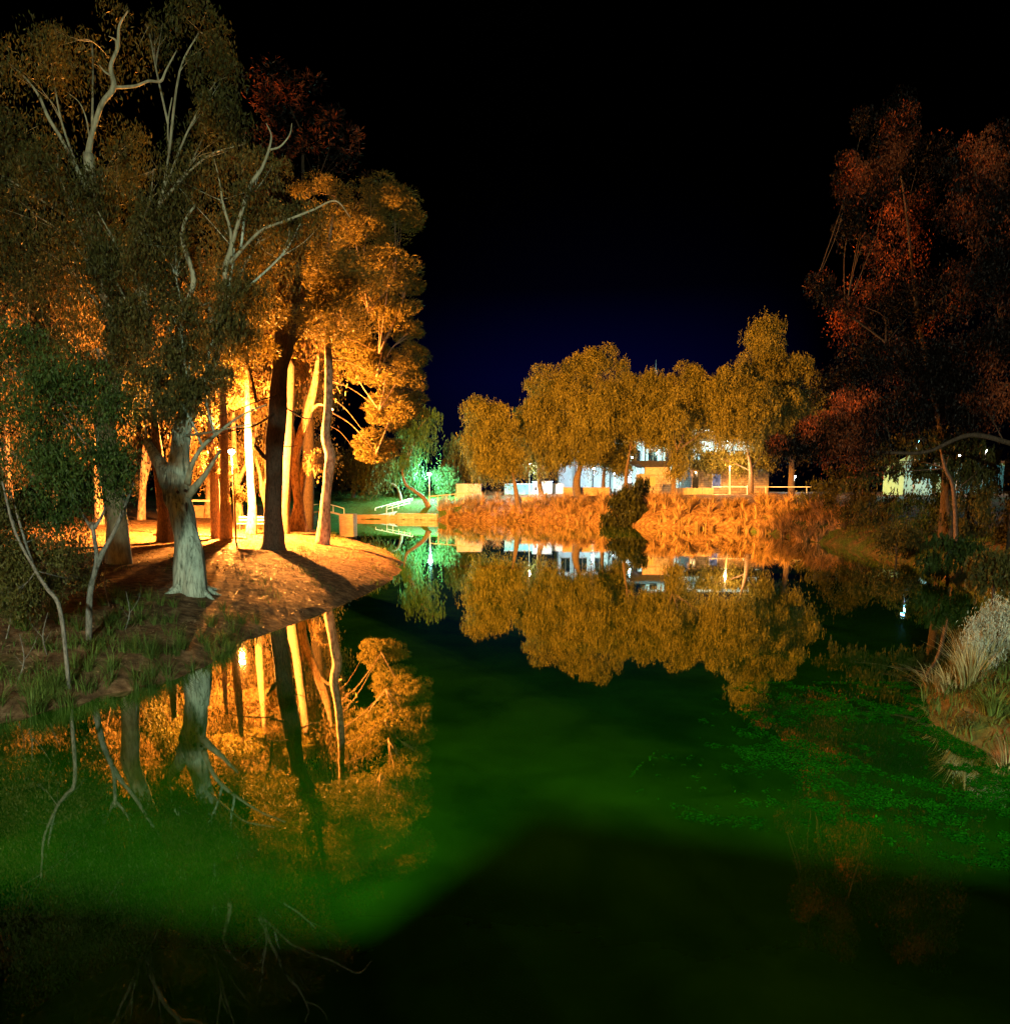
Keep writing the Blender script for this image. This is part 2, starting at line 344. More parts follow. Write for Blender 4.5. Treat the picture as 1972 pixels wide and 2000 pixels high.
# ------------------------------------------------------------------ terrain and water
shore = [(-150, 1480), (0, 1408), (60, 1398), (95, 1382), (150, 1372), (200, 1352), (250, 1350), (300, 1332), (345, 1326), (375, 1308), (405, 1300), (425, 1284), (480, 1252), (520, 1236), (590, 1210), (680, 1175),
         (740, 1148), (778, 1120), (785, 1098), (765, 1082), (720, 1066), (650, 1047), (590, 1038), (520, 1036)]
shore_px = [tuple(G(*p)[:2]) for p in shore]
far = [(470, 1030), (560, 1022), (620, 1017), (690, 1014), (775, 1014.5), (855, 1016), (900, 1017), (1000, 1018), (1090, 1020), (1200, 1025), (1260, 1029),
       (1340, 1032), (1440, 1036), (1490, 1040), (1540, 1049), (1600, 1061), (1640, 1068), (1690, 1080), (1760, 1096), (1840, 1125), (1920, 1170),
       (1925, 1235), (1862, 1300), (1808, 1350), (1818, 1405), (1880, 1445), (1990, 1492)]
far_px = [tuple(G(*p)[:2]) for p in far]
poly = np.array([(-13, -24), (-11, 2)] + shore_px + far_px + [(9.6, 8), (10.2, 3), (12, -24)])
def sdist(X, Y):
    P = np.stack([X.ravel(), Y.ravel()], 1); dmin = np.full(len(P), 1e9); inside = np.zeros(len(P), bool)
    for i in range(len(poly)):
        a, b = poly[i], poly[(i + 1) % len(poly)]; ab = b - a
        t = np.clip(((P - a) @ ab) / (ab @ ab + 1e-9), 0, 1); d = np.linalg.norm(P - (a + t[:, None] * ab), axis=1); dmin = np.minimum(dmin, d)
        cond = (a[1] > P[:, 1]) != (b[1] > P[:, 1])
        with np.errstate(divide='ignore', invalid='ignore'):
            xi = (b[0] - a[0]) * (P[:, 1] - a[1]) / (b[1] - a[1]) + a[0]
        inside ^= cond & (P[:, 0] < xi)
    return np.where(inside, -dmin, dmin).reshape(X.shape)
CTRL = [(-9, 20, 1.2, 8), (-9.5, 25, 1.75, 6), (-12, 40, 1.15, 10), (-20, 50, 1.45, 14), (-40, 60, 1.6, 20), (-20, 30, 1.6, 8), (-30, 90, 1.5, 14), (-25, 112, 1.6, 10),
        (0, 112, 3.2, 12), (20, 108, 3.5, 10), (40, 90, 3.3, 12), (60, 130, 3.6, 30), (0, 150, 3.7, 25), (-40, 150, 3.5, 20), (30, 60, 1.6, 12), (30, 30, 2.0, 10), (14, 15, 1.9, 5), (0, 260, 3.6, 80), (-14, 118, 2.4, 6)]
def vnoise(X, Y, s, seed):
    r = np.random.RandomState(seed); o = 0
    for k in range(5):
        a = r.uniform(0, 6.28, 2); f = s * r.uniform(.7, 1.6)
        o = o + np.sin(f * (X * np.cos(a[0]) + Y * np.sin(a[0])) + a[1])
    return o / 5
def height(X, Y):
    X = np.asarray(X, float); Y = np.asarray(Y, float)
    num = 0; den = 1e-9
    for cx, cy_, h, s in CTRL:
        wgt = np.exp(-np.minimum(((X - cx) ** 2 + (Y - cy_) ** 2) / (2 * s * s), 60)) + 1e-7 / (1 + ((X - cx) ** 2 + (Y - cy_) ** 2) / 1000)
        num = num + wgt * h; den = den + wgt
    Pl = num / den
    d = sdist(X, Y) + (.22 * vnoise(X, Y, 1.3, 3) + .10 * vnoise(X, Y, 3.5, 4) + .05 * vnoise(X, Y, 8.0, 6))
    L = np.where(Y > 85, 3.2, np.where(X > 6, 2.2, 3.6))
    land = .05 + Pl * (1 - np.exp(-np.maximum(d, 0) / L)) + .06 * vnoise(X, Y, .9, 5) * np.clip(d / 3, 0, 1) + .03 * vnoise(X, Y, 2.6, 8) * np.clip(d, 0, 1)
    wet = -.9 * (1 - np.exp(np.minimum(d, 0) / 2.5)) - .02
    k = np.clip(d / .5 + .5, 0, 1)
    return wet * (1 - k) + land * k
def hz(x, y): return float(height(np.array([x]), np.array([y]))[0])
xs = np.concatenate([np.linspace(-400, -62, 40), np.linspace(-60, 42, 400), np.linspace(42.5, 90, 90), np.linspace(94, 400, 36)])
ys = np.concatenate([np.linspace(-26, 4, 30), np.linspace(4.4, 66, 250), np.linspace(66.4, 140, 170), np.linspace(142, 900, 60)])
gx, gy = np.meshgrid(xs, ys); gz = height(gx, gy)
V = np.stack([gx.ravel(), gy.ravel(), gz.ravel()], 1); nx, ny = len(xs), len(ys)
ii, jj = np.meshgrid(np.arange(nx - 1), np.arange(ny - 1)); a_ = (jj * nx + ii).ravel()
Q = np.stack([a_, a_ + 1, a_ + 1 + nx, a_ + nx], 1)
me = np_mesh('ground', V, Q, smooth=True)
lawn = ((V[:, 1] > 108) & (V[:, 0] < -6)) * .75 + np.clip(1.6 - np.abs(V[:, 1] - 17) / 3, 0, .3) * (V[:, 0] < -8) + ((V[:, 0] > 6) & (V[:, 1] < 80)) * .5
at = me.attributes.new('lawn', 'FLOAT', 'POINT'); at.data.foreach_set('value', lawn.astype(np.float32))
tag(link_mesh('ground', me, M['ground']), kind='structure')
wm = MB(); wm.add([(-140, -26, 0), (140, -26, 0), (140, 170, 0), (-140, 170, 0)], [(0, 1, 2, 3)])
tag(wm.build('water', M['water']), kind='structure')

# ------------------------------------------------------------------ foliage
def unit(v): return v / (np.linalg.norm(v, axis=1)[:, None] + 1e-9)
def leaf_quads(c, a, wdt, L, Wd):
    """rhombic leaves: centres c, long axes a, side axes wdt"""
    n = len(c); L = np.broadcast_to(np.asarray(L, float).reshape(-1, 1), (n, 1)); Wd = np.broadcast_to(np.asarray(Wd, float).reshape(-1, 1), (n, 1))
    V = np.stack([c - a * L / 2, c + wdt * Wd / 2, c + a * L / 2, c - wdt * Wd / 2], 1).reshape(-1, 3)
    return V, np.arange(4 * n).reshape(n, 4)
def leaves_at(pts, rng, mode, L, Wd, out=None):
    n = len(pts)
    d = rng.normal(size=(n, 3))
    if mode == 'droop': d = d * .45 + [0, 0, -1.0]
    elif mode in ('weep', 'puff', 'pepper'): d = d * .45 + [0, 0, -1.0]
    elif mode == 'pine':
        d = d * .7 + (out if out is not None else 0) + [0, 0, .35]
    a = unit(d); w_ = unit(np.cross(a, rng.normal(size=(n, 3))))
    return leaf_quads(pts, a, w_, L * rng.uniform(.6, 1.35, n), Wd * rng.uniform(.7, 1.3, n))
def crown(blobs, rng, mode, L, Wd, per_m3=None):
    """blobs: (centre, (rx, ry, rz), n_clumps, leaves_per_clump, clump_radius)"""
    pts = []; outs = []; cl = []
    for c, r, nc, nl, rc in blobs:
        c = np.array(tuple(c)); r = np.array(r)
        d = unit(rng.normal(size=(nc, 3))); rad = rng.uniform(.35, 1.0, nc) ** .55
        cc = c + d * rad[:, None] * (r - rc * .4)
        cl.append((c, cc))
        for k in range(nc):
            m = max(4, int(nl * rng.uniform(.45, 1.4))); rk = rc * rng.uniform(.65, 1.3)
            if mode == 'weep' or (mode == 'pepper' and rng.random() < .42):
                ns = max(3, m // 9); m = ns * 9
                top = cc[k] + rng.normal(size=(ns, 3)) * [rk * .5, rk * .5, rk * .35]
                ln = rng.uniform(.4, 1.5, ns) * rk
                q = np.repeat(top, 9, 0); s_ = np.tile(np.linspace(0, 1, 9), ns) * np.repeat(ln, 9)
                sw = np.repeat(rng.normal(size=(ns, 2)) * .12, 9, 0)
                q[:, 2] -= s_; q[:, :2] += sw * s_[:, None] + rng.normal(size=(len(q), 2)) * .05 * rk
                p = q; o_ = q - cc[k]
            elif mode in ('puff', 'pepper'):
                g_ = unit(rng.normal(size=(m, 3))) * rng.uniform(.5, 1.08, m)[:, None]
                lowp = np.clip(-g_[:, 2], 0, 1) + .15
                o_ = g_ * [1, 1, .9] * rk; o_[:, 2] -= lowp * rng.uniform(0, 1.3, m) * rk * np.where(rng.uniform(0, 1, m) < .25, 2.0, 1.0)
                p = cc[k] + o_
            else:
                g_ = rng.normal(size=(m, 3)); sc_ = np.array([1, 1, .55]) if mode == 'pine' else np.array([.85, .85, 1.1])
                if mode == 'pine': g_ = unit(g_) * rng.uniform(.55, 1.05, m)[:, None] * 1.25
                o_ = g_ * sc_ * rk * (.62 if mode != 'pine' else .8)
                p = cc[k] + o_
            pts.append(p); outs.append(o_)
    P = np.concatenate(pts); O = unit(np.concatenate(outs))
    V, Q = leaves_at(P, rng, mode, L, Wd, O)
    return V, Q, rng.uniform(0, 1, len(Q)), cl
def add_branches(mb, origin_pts, cl, rng, r0, k=5, seg=5, droop=0.0):
    """limbs from the trunk line to blobs and on to their clumps"""
    O = np.array([tuple(p) for p in origin_pts])
    for c, cc in cl:
        low = O[np.argmin(np.linalg.norm(O - (c - [0, 0, .25 * np.linalg.norm(c - O[0])]), axis=1))]
        mid = (low + c) / 2 + rng.normal(size=3) * .06 * np.linalg.norm(c - low) + [0, 0, .05 * np.linalg.norm(c - low)]
        mb.tube([low, mid, c], [r0, r0 * .7, r0 * .4], seg, .1, rng)
        for q in cc[rng.permutation(len(cc))[:k]]:
            m_ = (c + q) / 2 + rng.normal(size=3) * .1 * np.linalg.norm(q - c)
            st = mid if rng.random() < .5 else c
            mb.tube([st, (st + m_) / 2 + rng.normal(size=3) * .05, q], [r0 * .38, r0 * .22, r0 * .08], 4, 0, rng, cap=False, sub=3)
def pb(px, py, rx, ry, Y, nc, nl, rc, dy=None):
    """a blob of foliage given by its place in metres worked out from the photo's column, row and depth"""
    s = S_at(Y); return (W(px, py, Y), (rx * s, (dy if dy is not None else (rx + ry) / 2 * s), ry * s), nc, nl, rc)
def tree(name, label, trunks, blobs, seed, bark='bark_pine', leaf='leaf_pine', mode='pine', L=.25, Wd=.06, limbs=(), group=None, br=.08, k=5, seg=12, wob=.12, cat='tree', limb_bark=None):
    """trunks: list of (points, radii); first point of the first one is the base"""
    rng = np.random.RandomState(seed)
    root = empty(name, tuple(trunks[0][0][0])); tag(root, label, cat, group)
    tb = MB()
    for pts, rad in trunks: tb.tube(pts, rad, seg, wob, rng, sub=6)
    for pts, rad in limbs:
        MB().tube(pts, [q * .62 for q in rad], 10, .1, rng, sub=6).build('limb', M[limb_bark or bark], root, True)
    if blobs:
        V, Q, rn, cl = crown(blobs, rng, mode, L, Wd)
        if br:
            src = [p for pts, _ in list(trunks) + list(limbs) for p in pts[1:]]
            add_branches(tb, src, cl, rng, br, k)
        link_mesh('crown', np_mesh('crown', V, Q, rn), M[leaf], root)
    tb.build('trunk', M[bark], root, True)
    return root
def base(px, Y, sink=.15):
    """point on the ground in the photo's column px at depth Y"""
    z = 1.5
    for _ in range(4): z = hz(X_at(px, Y, z), Y)
    return Vector((X_at(px, Y, z), Y, z - sink))
def path(Y, *pts, dy=0.0):
    return [W(x, y, Y + dy * i) for i, (x, y) in enumerate(pts)]

# --- the grey-trunked gum on the left bank
b0 = base(372, 25.3)
tr = [([b0, W(366, 1060, 25.3), W(354, 1000, 25.3), W(347, 960, 25.4), W(350, 900, 25.5), W(356, 840, 25.7), W(372, 790, 26)],
       [.50, .42, .37, .38, .33, .27, .22]),
      ([b0 + Vector((.22, -.3, 0)), W(379, 1075, 25.1), W(366, 1020, 25.2)], [.38, .26, .15]),
      ([W(349, 985, 25.4), W(330, 940, 25.5), W(312, 905, 25.9), W(285, 860, 26.5)], [.30, .27, .22, .12])]
lim = [([W(362, 975, 25.3), W(382, 950, 25.3), W(402, 925, 25.5), W(430, 880, 26)], [.2, .17, .13, .06]),
       ([W(366, 945, 25.2), W(376, 905, 25), W(396, 872, 25), W(420, 850, 25), W(470, 812, 25), W(520, 790, 25)], [.16, .12, .10, .08, .05, .03]),
       ([W(372, 790, 26), W(398, 745, 26.3), W(425, 690, 26.6), W(438, 600, 27), W(440, 520, 27)], [.22, .2, .17, .15, .14]),
       ([W(440, 520, 27), W(452, 480, 27), W(470, 420, 27), W(490, 360, 27), W(513, 325, 27), W(530, 270, 27), W(520, 240, 27)], [.14, .11, .10, .09, .08, .05, .02]),
       ([W(448, 515, 27), W(470, 490, 27), W(510, 450, 26.8), W(560, 430, 26.5), W(610, 410, 26.3), W(655, 392, 26), W(684, 424, 26)], [.10, .085, .07, .06, .05, .04, .02]),
       ([W(452, 500, 27), W(450, 450, 27), W(436, 400, 27), W(428, 350, 27), W(418, 310, 27)], [.09, .075, .06, .04, .02]),
       ([W(528, 292, 27), W(548, 285, 27), W(566, 262, 27), W(570, 240, 27)], [.05, .045, .03, .015]),
       ([W(372, 790, 26), W(350, 700, 26.5), W(360, 610, 26.8), W(378, 545, 27), W(356, 470, 27), W(362, 430, 27), W(385, 395, 27)], [.16, .14, .13, .13, .11, .07, .04]),
       ([W(354, 852, 26), W(400, 846, 24), W(440, 838, 23), W(500, 826, 23)], [.06, .05, .04, .02])]
bl = [pb(430, 390, 105, 85, 27.5, 23, 241, 0.66), pb(505, 470, 95, 70, 28, 18, 210, 0.61), pb(345, 480, 110, 90, 28, 23, 241, 0.70), pb(410, 590, 120, 60, 28, 18, 220, 0.66),
      pb(520, 350, 55, 60, 28, 9, 178, 0.49), pb(330, 640, 110, 75, 27, 19, 231, 0.61), pb(455, 640, 60, 40, 27, 8, 168, 0.45), pb(300, 760, 80, 80, 26, 18, 231, 0.53),
      pb(590, 430, 60, 40, 27, 7, 157, 0.49), pb(370, 690, 70, 40, 26, 9, 178, 0.45), pb(430, 620, 50, 50, 25.6, 10, 210, 0.45), pb(400, 740, 50, 50, 25, 10, 210, 0.41), pb(450, 560, 40, 35, 25.8, 6, 189, 0.41), pb(350, 780, 50, 50, 24.6, 10, 210, 0.41), pb(355, 640, 50, 60, 25.5, 10, 210, 0.45)]
tree('gum_tree', 'large gum with leaning grey-green trunk and dark knots standing on the left bank', tr, bl, 11, 'bark_grey', 'leaf_gum', 'puff', .16, .045, lim, br=.045, limb_bark='bark_limb', seg=20, wob=.16)

g_ = [o for o in C.objects if o.name == 'gum_tree'][0]
rk_ = np.random.RandomState(3); m_ = MB()
bb = base(372, 25.3)
for a_k in np.linspace(-2.9, 2.6, 8):
    l_ = rk_.uniform(.8, 1.5); d_ = Vector((math.cos(a_k), math.sin(a_k), 0)); e_ = bb + d_ * l_ + Vector((0, 0, 0)); e_.z = hz(e_.x, e_.y) - .06
    m_.tube([bb + d_ * .12 + Vector((0, 0, .85)), bb + d_ * .38 + Vector((0, 0, .33)), bb + d_ * .65 * l_ + Vector((0, 0, .10)), e_], [.12, .13, .08, .03], 8, .15, rk_)
m_.build('roots', M['bark_grey'], g_, True)
for kx, ky, kr, ks_ in ((347, 961, .045, 1.3), (362, 958, .05, 1.0), (364, 990, .035, 4.5)):
    p = W(kx, ky, 25.02); MB().ball(p, kr, ks_, 10).build('knot', M['bark_dark'], g_, True)

# --- the taller gum behind the shrub, pale limbs reaching the top of the picture
b0 = base(232, 30)
tr = [([b0, W(228, 1000, 30), W(215, 900, 30), W(205, 830, 30), W(222, 740, 30.2), W(238, 660, 30.4), W(205, 560, 30.6), W(190, 460, 30.7), W(180, 380, 30.8), W(172, 300, 30.9)],
       [.46, .36, .33, .32, .30, .28, .25, .22, .19, .17])]
lim = [([W(172, 300, 30.9), W(180, 260, 31), W(198, 205, 31), W(222, 170, 31), W(216, 130, 31), W(230, 92, 31), W(233, 50, 31), W(250, 20, 31)], [.17, .15, .15, .15, .11, .1, .06, .03]),
       ([W(222, 170, 31), W(262, 168, 30.8), W(290, 158, 30.6), W(314, 158, 30.4), W(325, 135, 30.4), W(345, 98, 30.4)], [.09, .08, .075, .07, .05, .03]),
       ([W(222, 150, 31), W(205, 140, 30.8), W(194, 126, 30.8)], [.07, .05, .02]), ([W(228, 92, 31), W(226, 78, 31), W(212, 70, 31)], [.08, .06, .02]),
       ([W(188, 420, 30.8), W(160, 350, 30.5), W(135, 300, 30.4), W(115, 262, 30.3), W(95, 230, 30.2), W(75, 185, 30.2), W(48, 150, 30.2), W(20, 125, 30.2)], [.15, .12, .10, .10, .09, .07, .05, .02]),
       ([W(175, 270, 31), W(168, 230, 31), W(155, 200, 31), W(132, 180, 31)], [.05, .04, .03, .015]),
       ([W(330, 300, 31), W(328, 240, 31), W(336, 190, 31)], [.05, .045, .03]),
       ([W(205, 560, 30.6), W(260, 480, 30.8), W(310, 400, 31), W(330, 300, 31)], [.12, .10, .08, .05]),
       ([W(238, 700, 30.4), W(290, 650, 30), W(285, 580, 30), W(300, 500, 30)], [.14, .12, .09, .05])]
bl = [pb(100, 120, 110, 70, 31, 15, 210, 0.66), pb(40, 270, 95, 85, 31, 19, 241, 0.70), pb(70, 420, 120, 110, 31, 30, 252, 0.78), pb(230, 400, 90, 90, 32, 16, 220, 0.66), pb(150, 540, 150, 100, 31, 32, 252, 0.78),
      pb(230, 290, 70, 55, 33, 9, 168, 0.57), pb(390, 60, 55, 70, 31, 12, 210, 0.57), pb(420, 160, 50, 80, 31, 13, 210, 0.57), pb(480, 280, 45, 60, 32, 9, 189, 0.57), pb(400, 260, 75, 60, 32, 12, 189, 0.57), pb(300, 330, 90, 50, 32, 10, 189, 0.57),
      pb(180, 80, 90, 80, 33, 9, 178, 0.57), pb(290, 50, 60, 60, 33, 7, 157, 0.57), pb(60, 640, 130, 60, 30, 18, 210, 0.66), pb(190, 680, 90, 60, 29, 12, 210, 0.57), pb(270, 560, 70, 70, 30, 12, 210, 0.57), pb(-60, 300, 80, 220, 31, 19, 231, 0.82), pb(185, 400, 50, 70, 29, 12, 231, 0.57), pb(215, 520, 55, 60, 28.6, 12, 231, 0.53), pb(235, 640, 50, 60, 28.4, 11, 231, 0.49), pb(110, 330, 50, 60, 29.3, 10, 210, 0.57), pb(290, 430, 50, 60, 29, 10, 210, 0.53)]
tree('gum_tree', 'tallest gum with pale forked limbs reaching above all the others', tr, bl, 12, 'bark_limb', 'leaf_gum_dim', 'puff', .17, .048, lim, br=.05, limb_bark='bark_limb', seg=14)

# --- dark foreground shrub-tree with slim pale stems
b0 = base(172, 18.3)
tr = [([b0, W(176, 1160, 18.3), W(188, 1100, 18.3), W(184, 1050, 18.3), W(180, 1020, 18.3)], [.075, .062, .055, .045, .04]),
      ([W(188, 1110, 18.3), W(200, 1080, 18.3), W(222, 1040, 18.4), W(245, 985, 18.5), W(262, 940, 18.7)], [.05, .055, .05, .035, .02]),
      ([W(180, 1035, 18.3), W(165, 1010, 18.2), W(150, 985, 18.2)], [.04, .03, .02]), ([W(181, 1035, 18.3), W(198, 1010, 18.3), W(205, 980, 18.3), W(190, 900, 18.4)], [.04, .03, .025, .02])]
bl = [pb(90, 1010, 90, 40, 18.2, 18, 170, .34), pb(110, 790, 120, 80, 18, 30, 190, .42), pb(20, 720, 110, 110, 18.5, 30, 190, .45), pb(180, 920, 95, 75, 18, 24, 180, .38), pb(60, 930, 95, 90, 17.6, 24, 180, .4), pb(212, 900, 48, 55, 18.6, 14, 200, .33),
      pb(-50, 850, 70, 140, 18, 18, 200, .45), pb(210, 800, 70, 50, 19, 12, 220, .4)]
tree('shrub_tree', 'dark bushy foreground tree on forked slim white stems', tr, bl, 13, 'bark_stem', 'leaf_shrub', 'droop', .10, .032, br=.022, seg=10, k=7)
b0 = base(135, 15.6)
tr = [([b0, W(118, 1195, 15.8), W(92, 1150, 16), W(70, 1115, 16.2), W(50, 1060, 16.5), W(20, 960, 17)], [.045, .042, .036, .03, .025, .015]),
      ([W(70, 1115, 16.2), W(30, 1040, 16.4), W(4, 940, 16.5)], [.035, .03, .015])]
bl = [pb(70, 1090, 75, 45, 17.0, 24, 170, .28), pb(10, 1060, 60, 70, 17, 24, 190, .32), pb(-10, 980, 60, 60, 17, 16, 180, .34), pb(130, 1080, 45, 36, 18, 12, 120, .24), pb(95, 1150, 60, 32, 17.6, 16, 120, .22), pb(20, 1160, 60, 50, 16.5, 22, 150, .24), pb(160, 1130, 34, 30, 18.6, 8, 90, .2)]
tree('shrub_tree', 'small leafy shrub leaning left on one slanting white stem at the water edge', tr, bl, 14, 'bark_stem', 'leaf_olive', 'droop', .09, .03, br=.014, seg=8, k=6)

# --- dark pine, twin stemmed, in front of the lamp light
b0 = base(533, 39.9, .3)
tr = [([b0, W(534, 1060, 39.9), W(534, 1000, 39.9), W(536, 900, 39.9), W(541, 820, 40), W(545, 740, 40), W(548, 680, 40.1)], [.80, .50, .45, .44, .42, .40, .34]),
      ([W(546, 730, 40), W(560, 690, 40), W(572, 640, 39.8), W(580, 560, 39.6), W(585, 480, 39.6)], [.30, .26, .23, .18, .08]),
      ([W(548, 690, 40.1), W(548, 620, 40.3), W(552, 540, 40.5), W(560, 460, 40.5)], [.32, .24, .18, .08])]
lim = [([W(536, 900, 39.9), W(518, 893, 39.7), W(506, 880, 39.5), W(497, 870, 39.4)], [.2, .18, .15, .12]),
       ([W(545, 800, 40), W(500, 830, 38.5), W(450, 842, 37.5), W(400, 860, 37)], [.09, .07, .05, .02]),
       ([W(548, 790, 40), W(590, 815, 39), W(610, 818, 38.5)], [.07, .05, .02]), ([W(546, 770, 40), W(500, 785, 38), W(430, 815, 37)], [.07, .05, .02]),
       ([W(540, 870, 40), W(565, 872, 39.5), W(580, 870, 39.2)], [.05, .04, .02])]
bl = [pb(540, 600, 100, 55, 38.5, 17, 230, .9), pb(470, 680, 70, 40, 38, 10, 160, .75), pb(590, 500, 110, 60, 40, 20, 230, 1.0), pb(650, 620, 90, 60, 40, 18, 220, .95), pb(500, 540, 80, 55, 40, 14, 200, .9), pb(700, 560, 75, 45, 40, 12, 220, .9)]
tree('pine_tree', 'dark twin-stemmed pine with a stub branch, silhouetted against the orange light', tr, bl, 15, 'bark_dark', 'leaf_pine', 'pine', .30, .05, lim, br=.07, k=8, seg=18)

# --- sunlit-looking pine at the tip, trunk glowing orange
b0 = base(630, 46)
tr = [([b0, W(634, 1000, 46), W(641, 930, 46), W(645, 890, 46), W(636, 850, 46), W(642, 780, 46.6), W(641, 700, 47.5), W(636, 610, 48.5), W(640, 500, 50), W(650, 420, 51)], [.42, .30, .28, .28, .26, .24, .20, .16, .11, .05])]
def sweep(x0, y0, Y0, x1, y1, Y1, r, sag=8):
    return ([W(x0, y0, Y0), W((x0 + x1) / 2, (y0 + y1) / 2 - sag, (Y0 + Y1) / 2), W(x1, y1, Y1)], [r, r * .7, r * .25])
lim = [sweep(640, 800, 46.5, 735, 885, 51, .075, 12), sweep(641, 770, 46.7, 715, 850, 51, .06), sweep(642, 740, 47, 740, 800, 52, .06), sweep(640, 700, 47.5, 735, 735, 52, .055),
       sweep(640, 655, 48, 740, 690, 52, .05), sweep(640, 610, 48.5, 720, 610, 52, .05), sweep(641, 830, 46, 690, 875, 49, .045)]
bl = [pb(800, 700, 30, 40, 54.0, 13, 325, .7), pb(790, 540, 30, 40, 54.5, 12, 325, .7), pb(790, 760, 40, 40, 54.0, 16, 325, .7), pb(735, 870, 50, 35, 53.5, 24, 325, .7), pb(770, 800, 58, 45, 54.0, 27, 275, .8), pb(750, 715, 75, 50, 54.0, 32, 287, .9), pb(770, 620, 55, 50, 54.5, 24, 287, .85), pb(690, 690, 60, 50, 54.5, 18, 275, .85),
      pb(760, 520, 50, 50, 54.5, 21, 287, .85), pb(770, 420, 60, 55, 55.0, 27, 287, .95), pb(740, 370, 45, 35, 55.5, 12, 250, .8), pb(680, 460, 80, 60, 54.5, 27, 287, .95), pb(700, 550, 70, 50, 54.5, 21, 275, .9), pb(810, 640, 20, 22, 54.5, 6, 225, .5), pb(650, 380, 70, 50, 55.5, 16, 250, .9)]
tree('pine_tree', 'pine with slender glowing orange trunk and drooping limbs at the tip of the bank', tr, bl, 16, 'bark_pale', 'leaf_pine', 'pine', .30, .055, lim, br=.05, k=8, seg=12)

# --- V-forked pale tree behind
b0 = base(580, 57)
tr = [([b0, W(583, 985, 57), W(578, 940, 57), W(574, 900, 57), W(584, 860, 57), W(600, 810, 57), W(615, 750, 57.3), W(622, 690, 57.6)], [.75, .36, .33, .40, .32, .30, .24, .12]),
      ([W(577, 900, 57), W(570, 850, 57), W(562, 800, 57), W(560, 750, 57.3), W(566, 660, 57.5)], [.34, .26, .24, .2, .1]),
      ([W(600, 812, 57), W(622, 790, 57), W(650, 800, 57)], [.12, .09, .04]), ([W(580, 990, 57), W(590, 930, 57.2), W(592, 900, 57.3)], [.3, .26, .1])]
bl = [pb(600, 700, 70, 55, 59, 18, 200, 1.0), pb(560, 620, 60, 60, 60, 14, 200, 1.1), pb(640, 630, 60, 60, 60, 14, 200, 1.1), pb(620, 905, 30, 25, 56, 8, 90, .4), pb(610, 540, 70, 60, 60, 14, 200, 1.1)]
tree('pale_tree', 'V-forked pale trunked tree glowing yellow behind the dark pine', tr, bl, 17, 'bark_pale', 'leaf_back', 'droop', .32, .1, br=.07, seg=14)
b0 = base(553, 52)
tr = [([b0, W(553, 1000, 52), W(556, 940, 52), W(562, 880, 52), W(566, 800, 52), W(570, 700, 52)], [.5, .42, .38, .34, .28, .2])]
tree('pine_tree', 'plain brown trunked pine close beside the dark pine', tr, [pb(545, 690, 36, 36, 53, 6, 140, .8)], 18, 'bark_pine', 'leaf_pine', 'pine', .3, .06, br=.06)
b0 = base(490, 50.2)
tr = [([b0, W(493, 1000, 50.2), W(490, 940, 50.2), W(486, 860, 50.2), W(484, 790, 50.2), W(482, 700, 50.4)], [.36, .27, .24, .22, .19, .12])]
tree('pale_tree', 'straight slim trunk lit blazing white beside the lamp', tr, [pb(480, 760, 55, 40, 52, 12, 190, .8), pb(470, 690, 60, 45, 53, 14, 190, .9), pb(500, 640, 50, 40, 53, 8, 180, .9)], 19, 'bark_pale', 'leaf_back', 'pine', .30, .07, br=.05)
b0 = base(422, 45.5)
tr = [([b0, W(420, 980, 45.5), W(418, 920, 45.5), W(412, 860, 45.5), W(408, 780, 46)], [.34, .26, .22, .16, .1])]
tree('brown_tree', 'brown trunk of the trunk pair, the one with a leafy clump at its side', tr, [pb(418, 900, 24, 26, 45.5, 9, 120, .4), pb(400, 770, 50, 50, 48, 12, 180, .8)], 20, 'bark_pine', 'leaf_back', 'droop', .2, .06, br=.04)
b0 = base(442, 44.6)
tr = [([b0, W(440, 980, 44.6), W(438, 900, 44.6), W(437, 820, 44.6), W(434, 740, 45)], [.34, .27, .24, .2, .12])]
tree('brown_tree', 'straight brown trunk of the trunk pair, directly in front of the lamp', tr, [pb(430, 720, 50, 50, 46, 12, 170, .8)], 21, 'bark_pine', 'leaf_pine', 'pine', .25, .06, br=.05)
b0 = base(324, 42)
tr = [([b0, W(322, 1000, 42), W(316, 950, 42), W(308, 890, 42), W(300, 800, 42.5)], [.46, .38, .34, .26, .16])]
tree('brown_tree', 'brown trunk half hidden behind the big grey gum trunk', tr, [pb(290, 780, 60, 60, 44, 12, 170, .8)], 22, 'bark_pine', 'leaf_gum', 'droop', .25, .07, br=.05)
b0 = base(523, 59)
tr = [([b0, W(520, 990, 59), W(512, 960, 59), W(508, 930, 59), W(500, 895, 59.3), W(492, 860, 59.5)], [.26, .2, .16, .12, .08, .04]), ([W(512, 960, 59), W(520, 935, 59), W(524, 915, 59), W(528, 890, 59)], [.12, .1, .08, .04])]
tree('small_tree', 'thin forked reddish tree between the white trunk and dark pine', tr, [pb(512, 890, 35, 30, 60, 10, 170, .6)], 23, 'bark_pale', 'leaf_back', 'droop', .2, .07, br=.03)
b0 = base(461, 43)
tr = [([b0, W(459, 1000, 43), W(457, 950, 43), W(455, 900, 43)], [.045, .04, .03, .012])]
tree('sapling', 'thin young sapling tied upright beside the brown trunk pair', tr, [pb(458, 965, 26, 16, 43.2, 9, 70, .26), pb(456, 925, 14, 18, 43.2, 4, 50, .22)], 24, 'bark_pine', 'leaf_back', 'droop', .14, .05, br=.012)

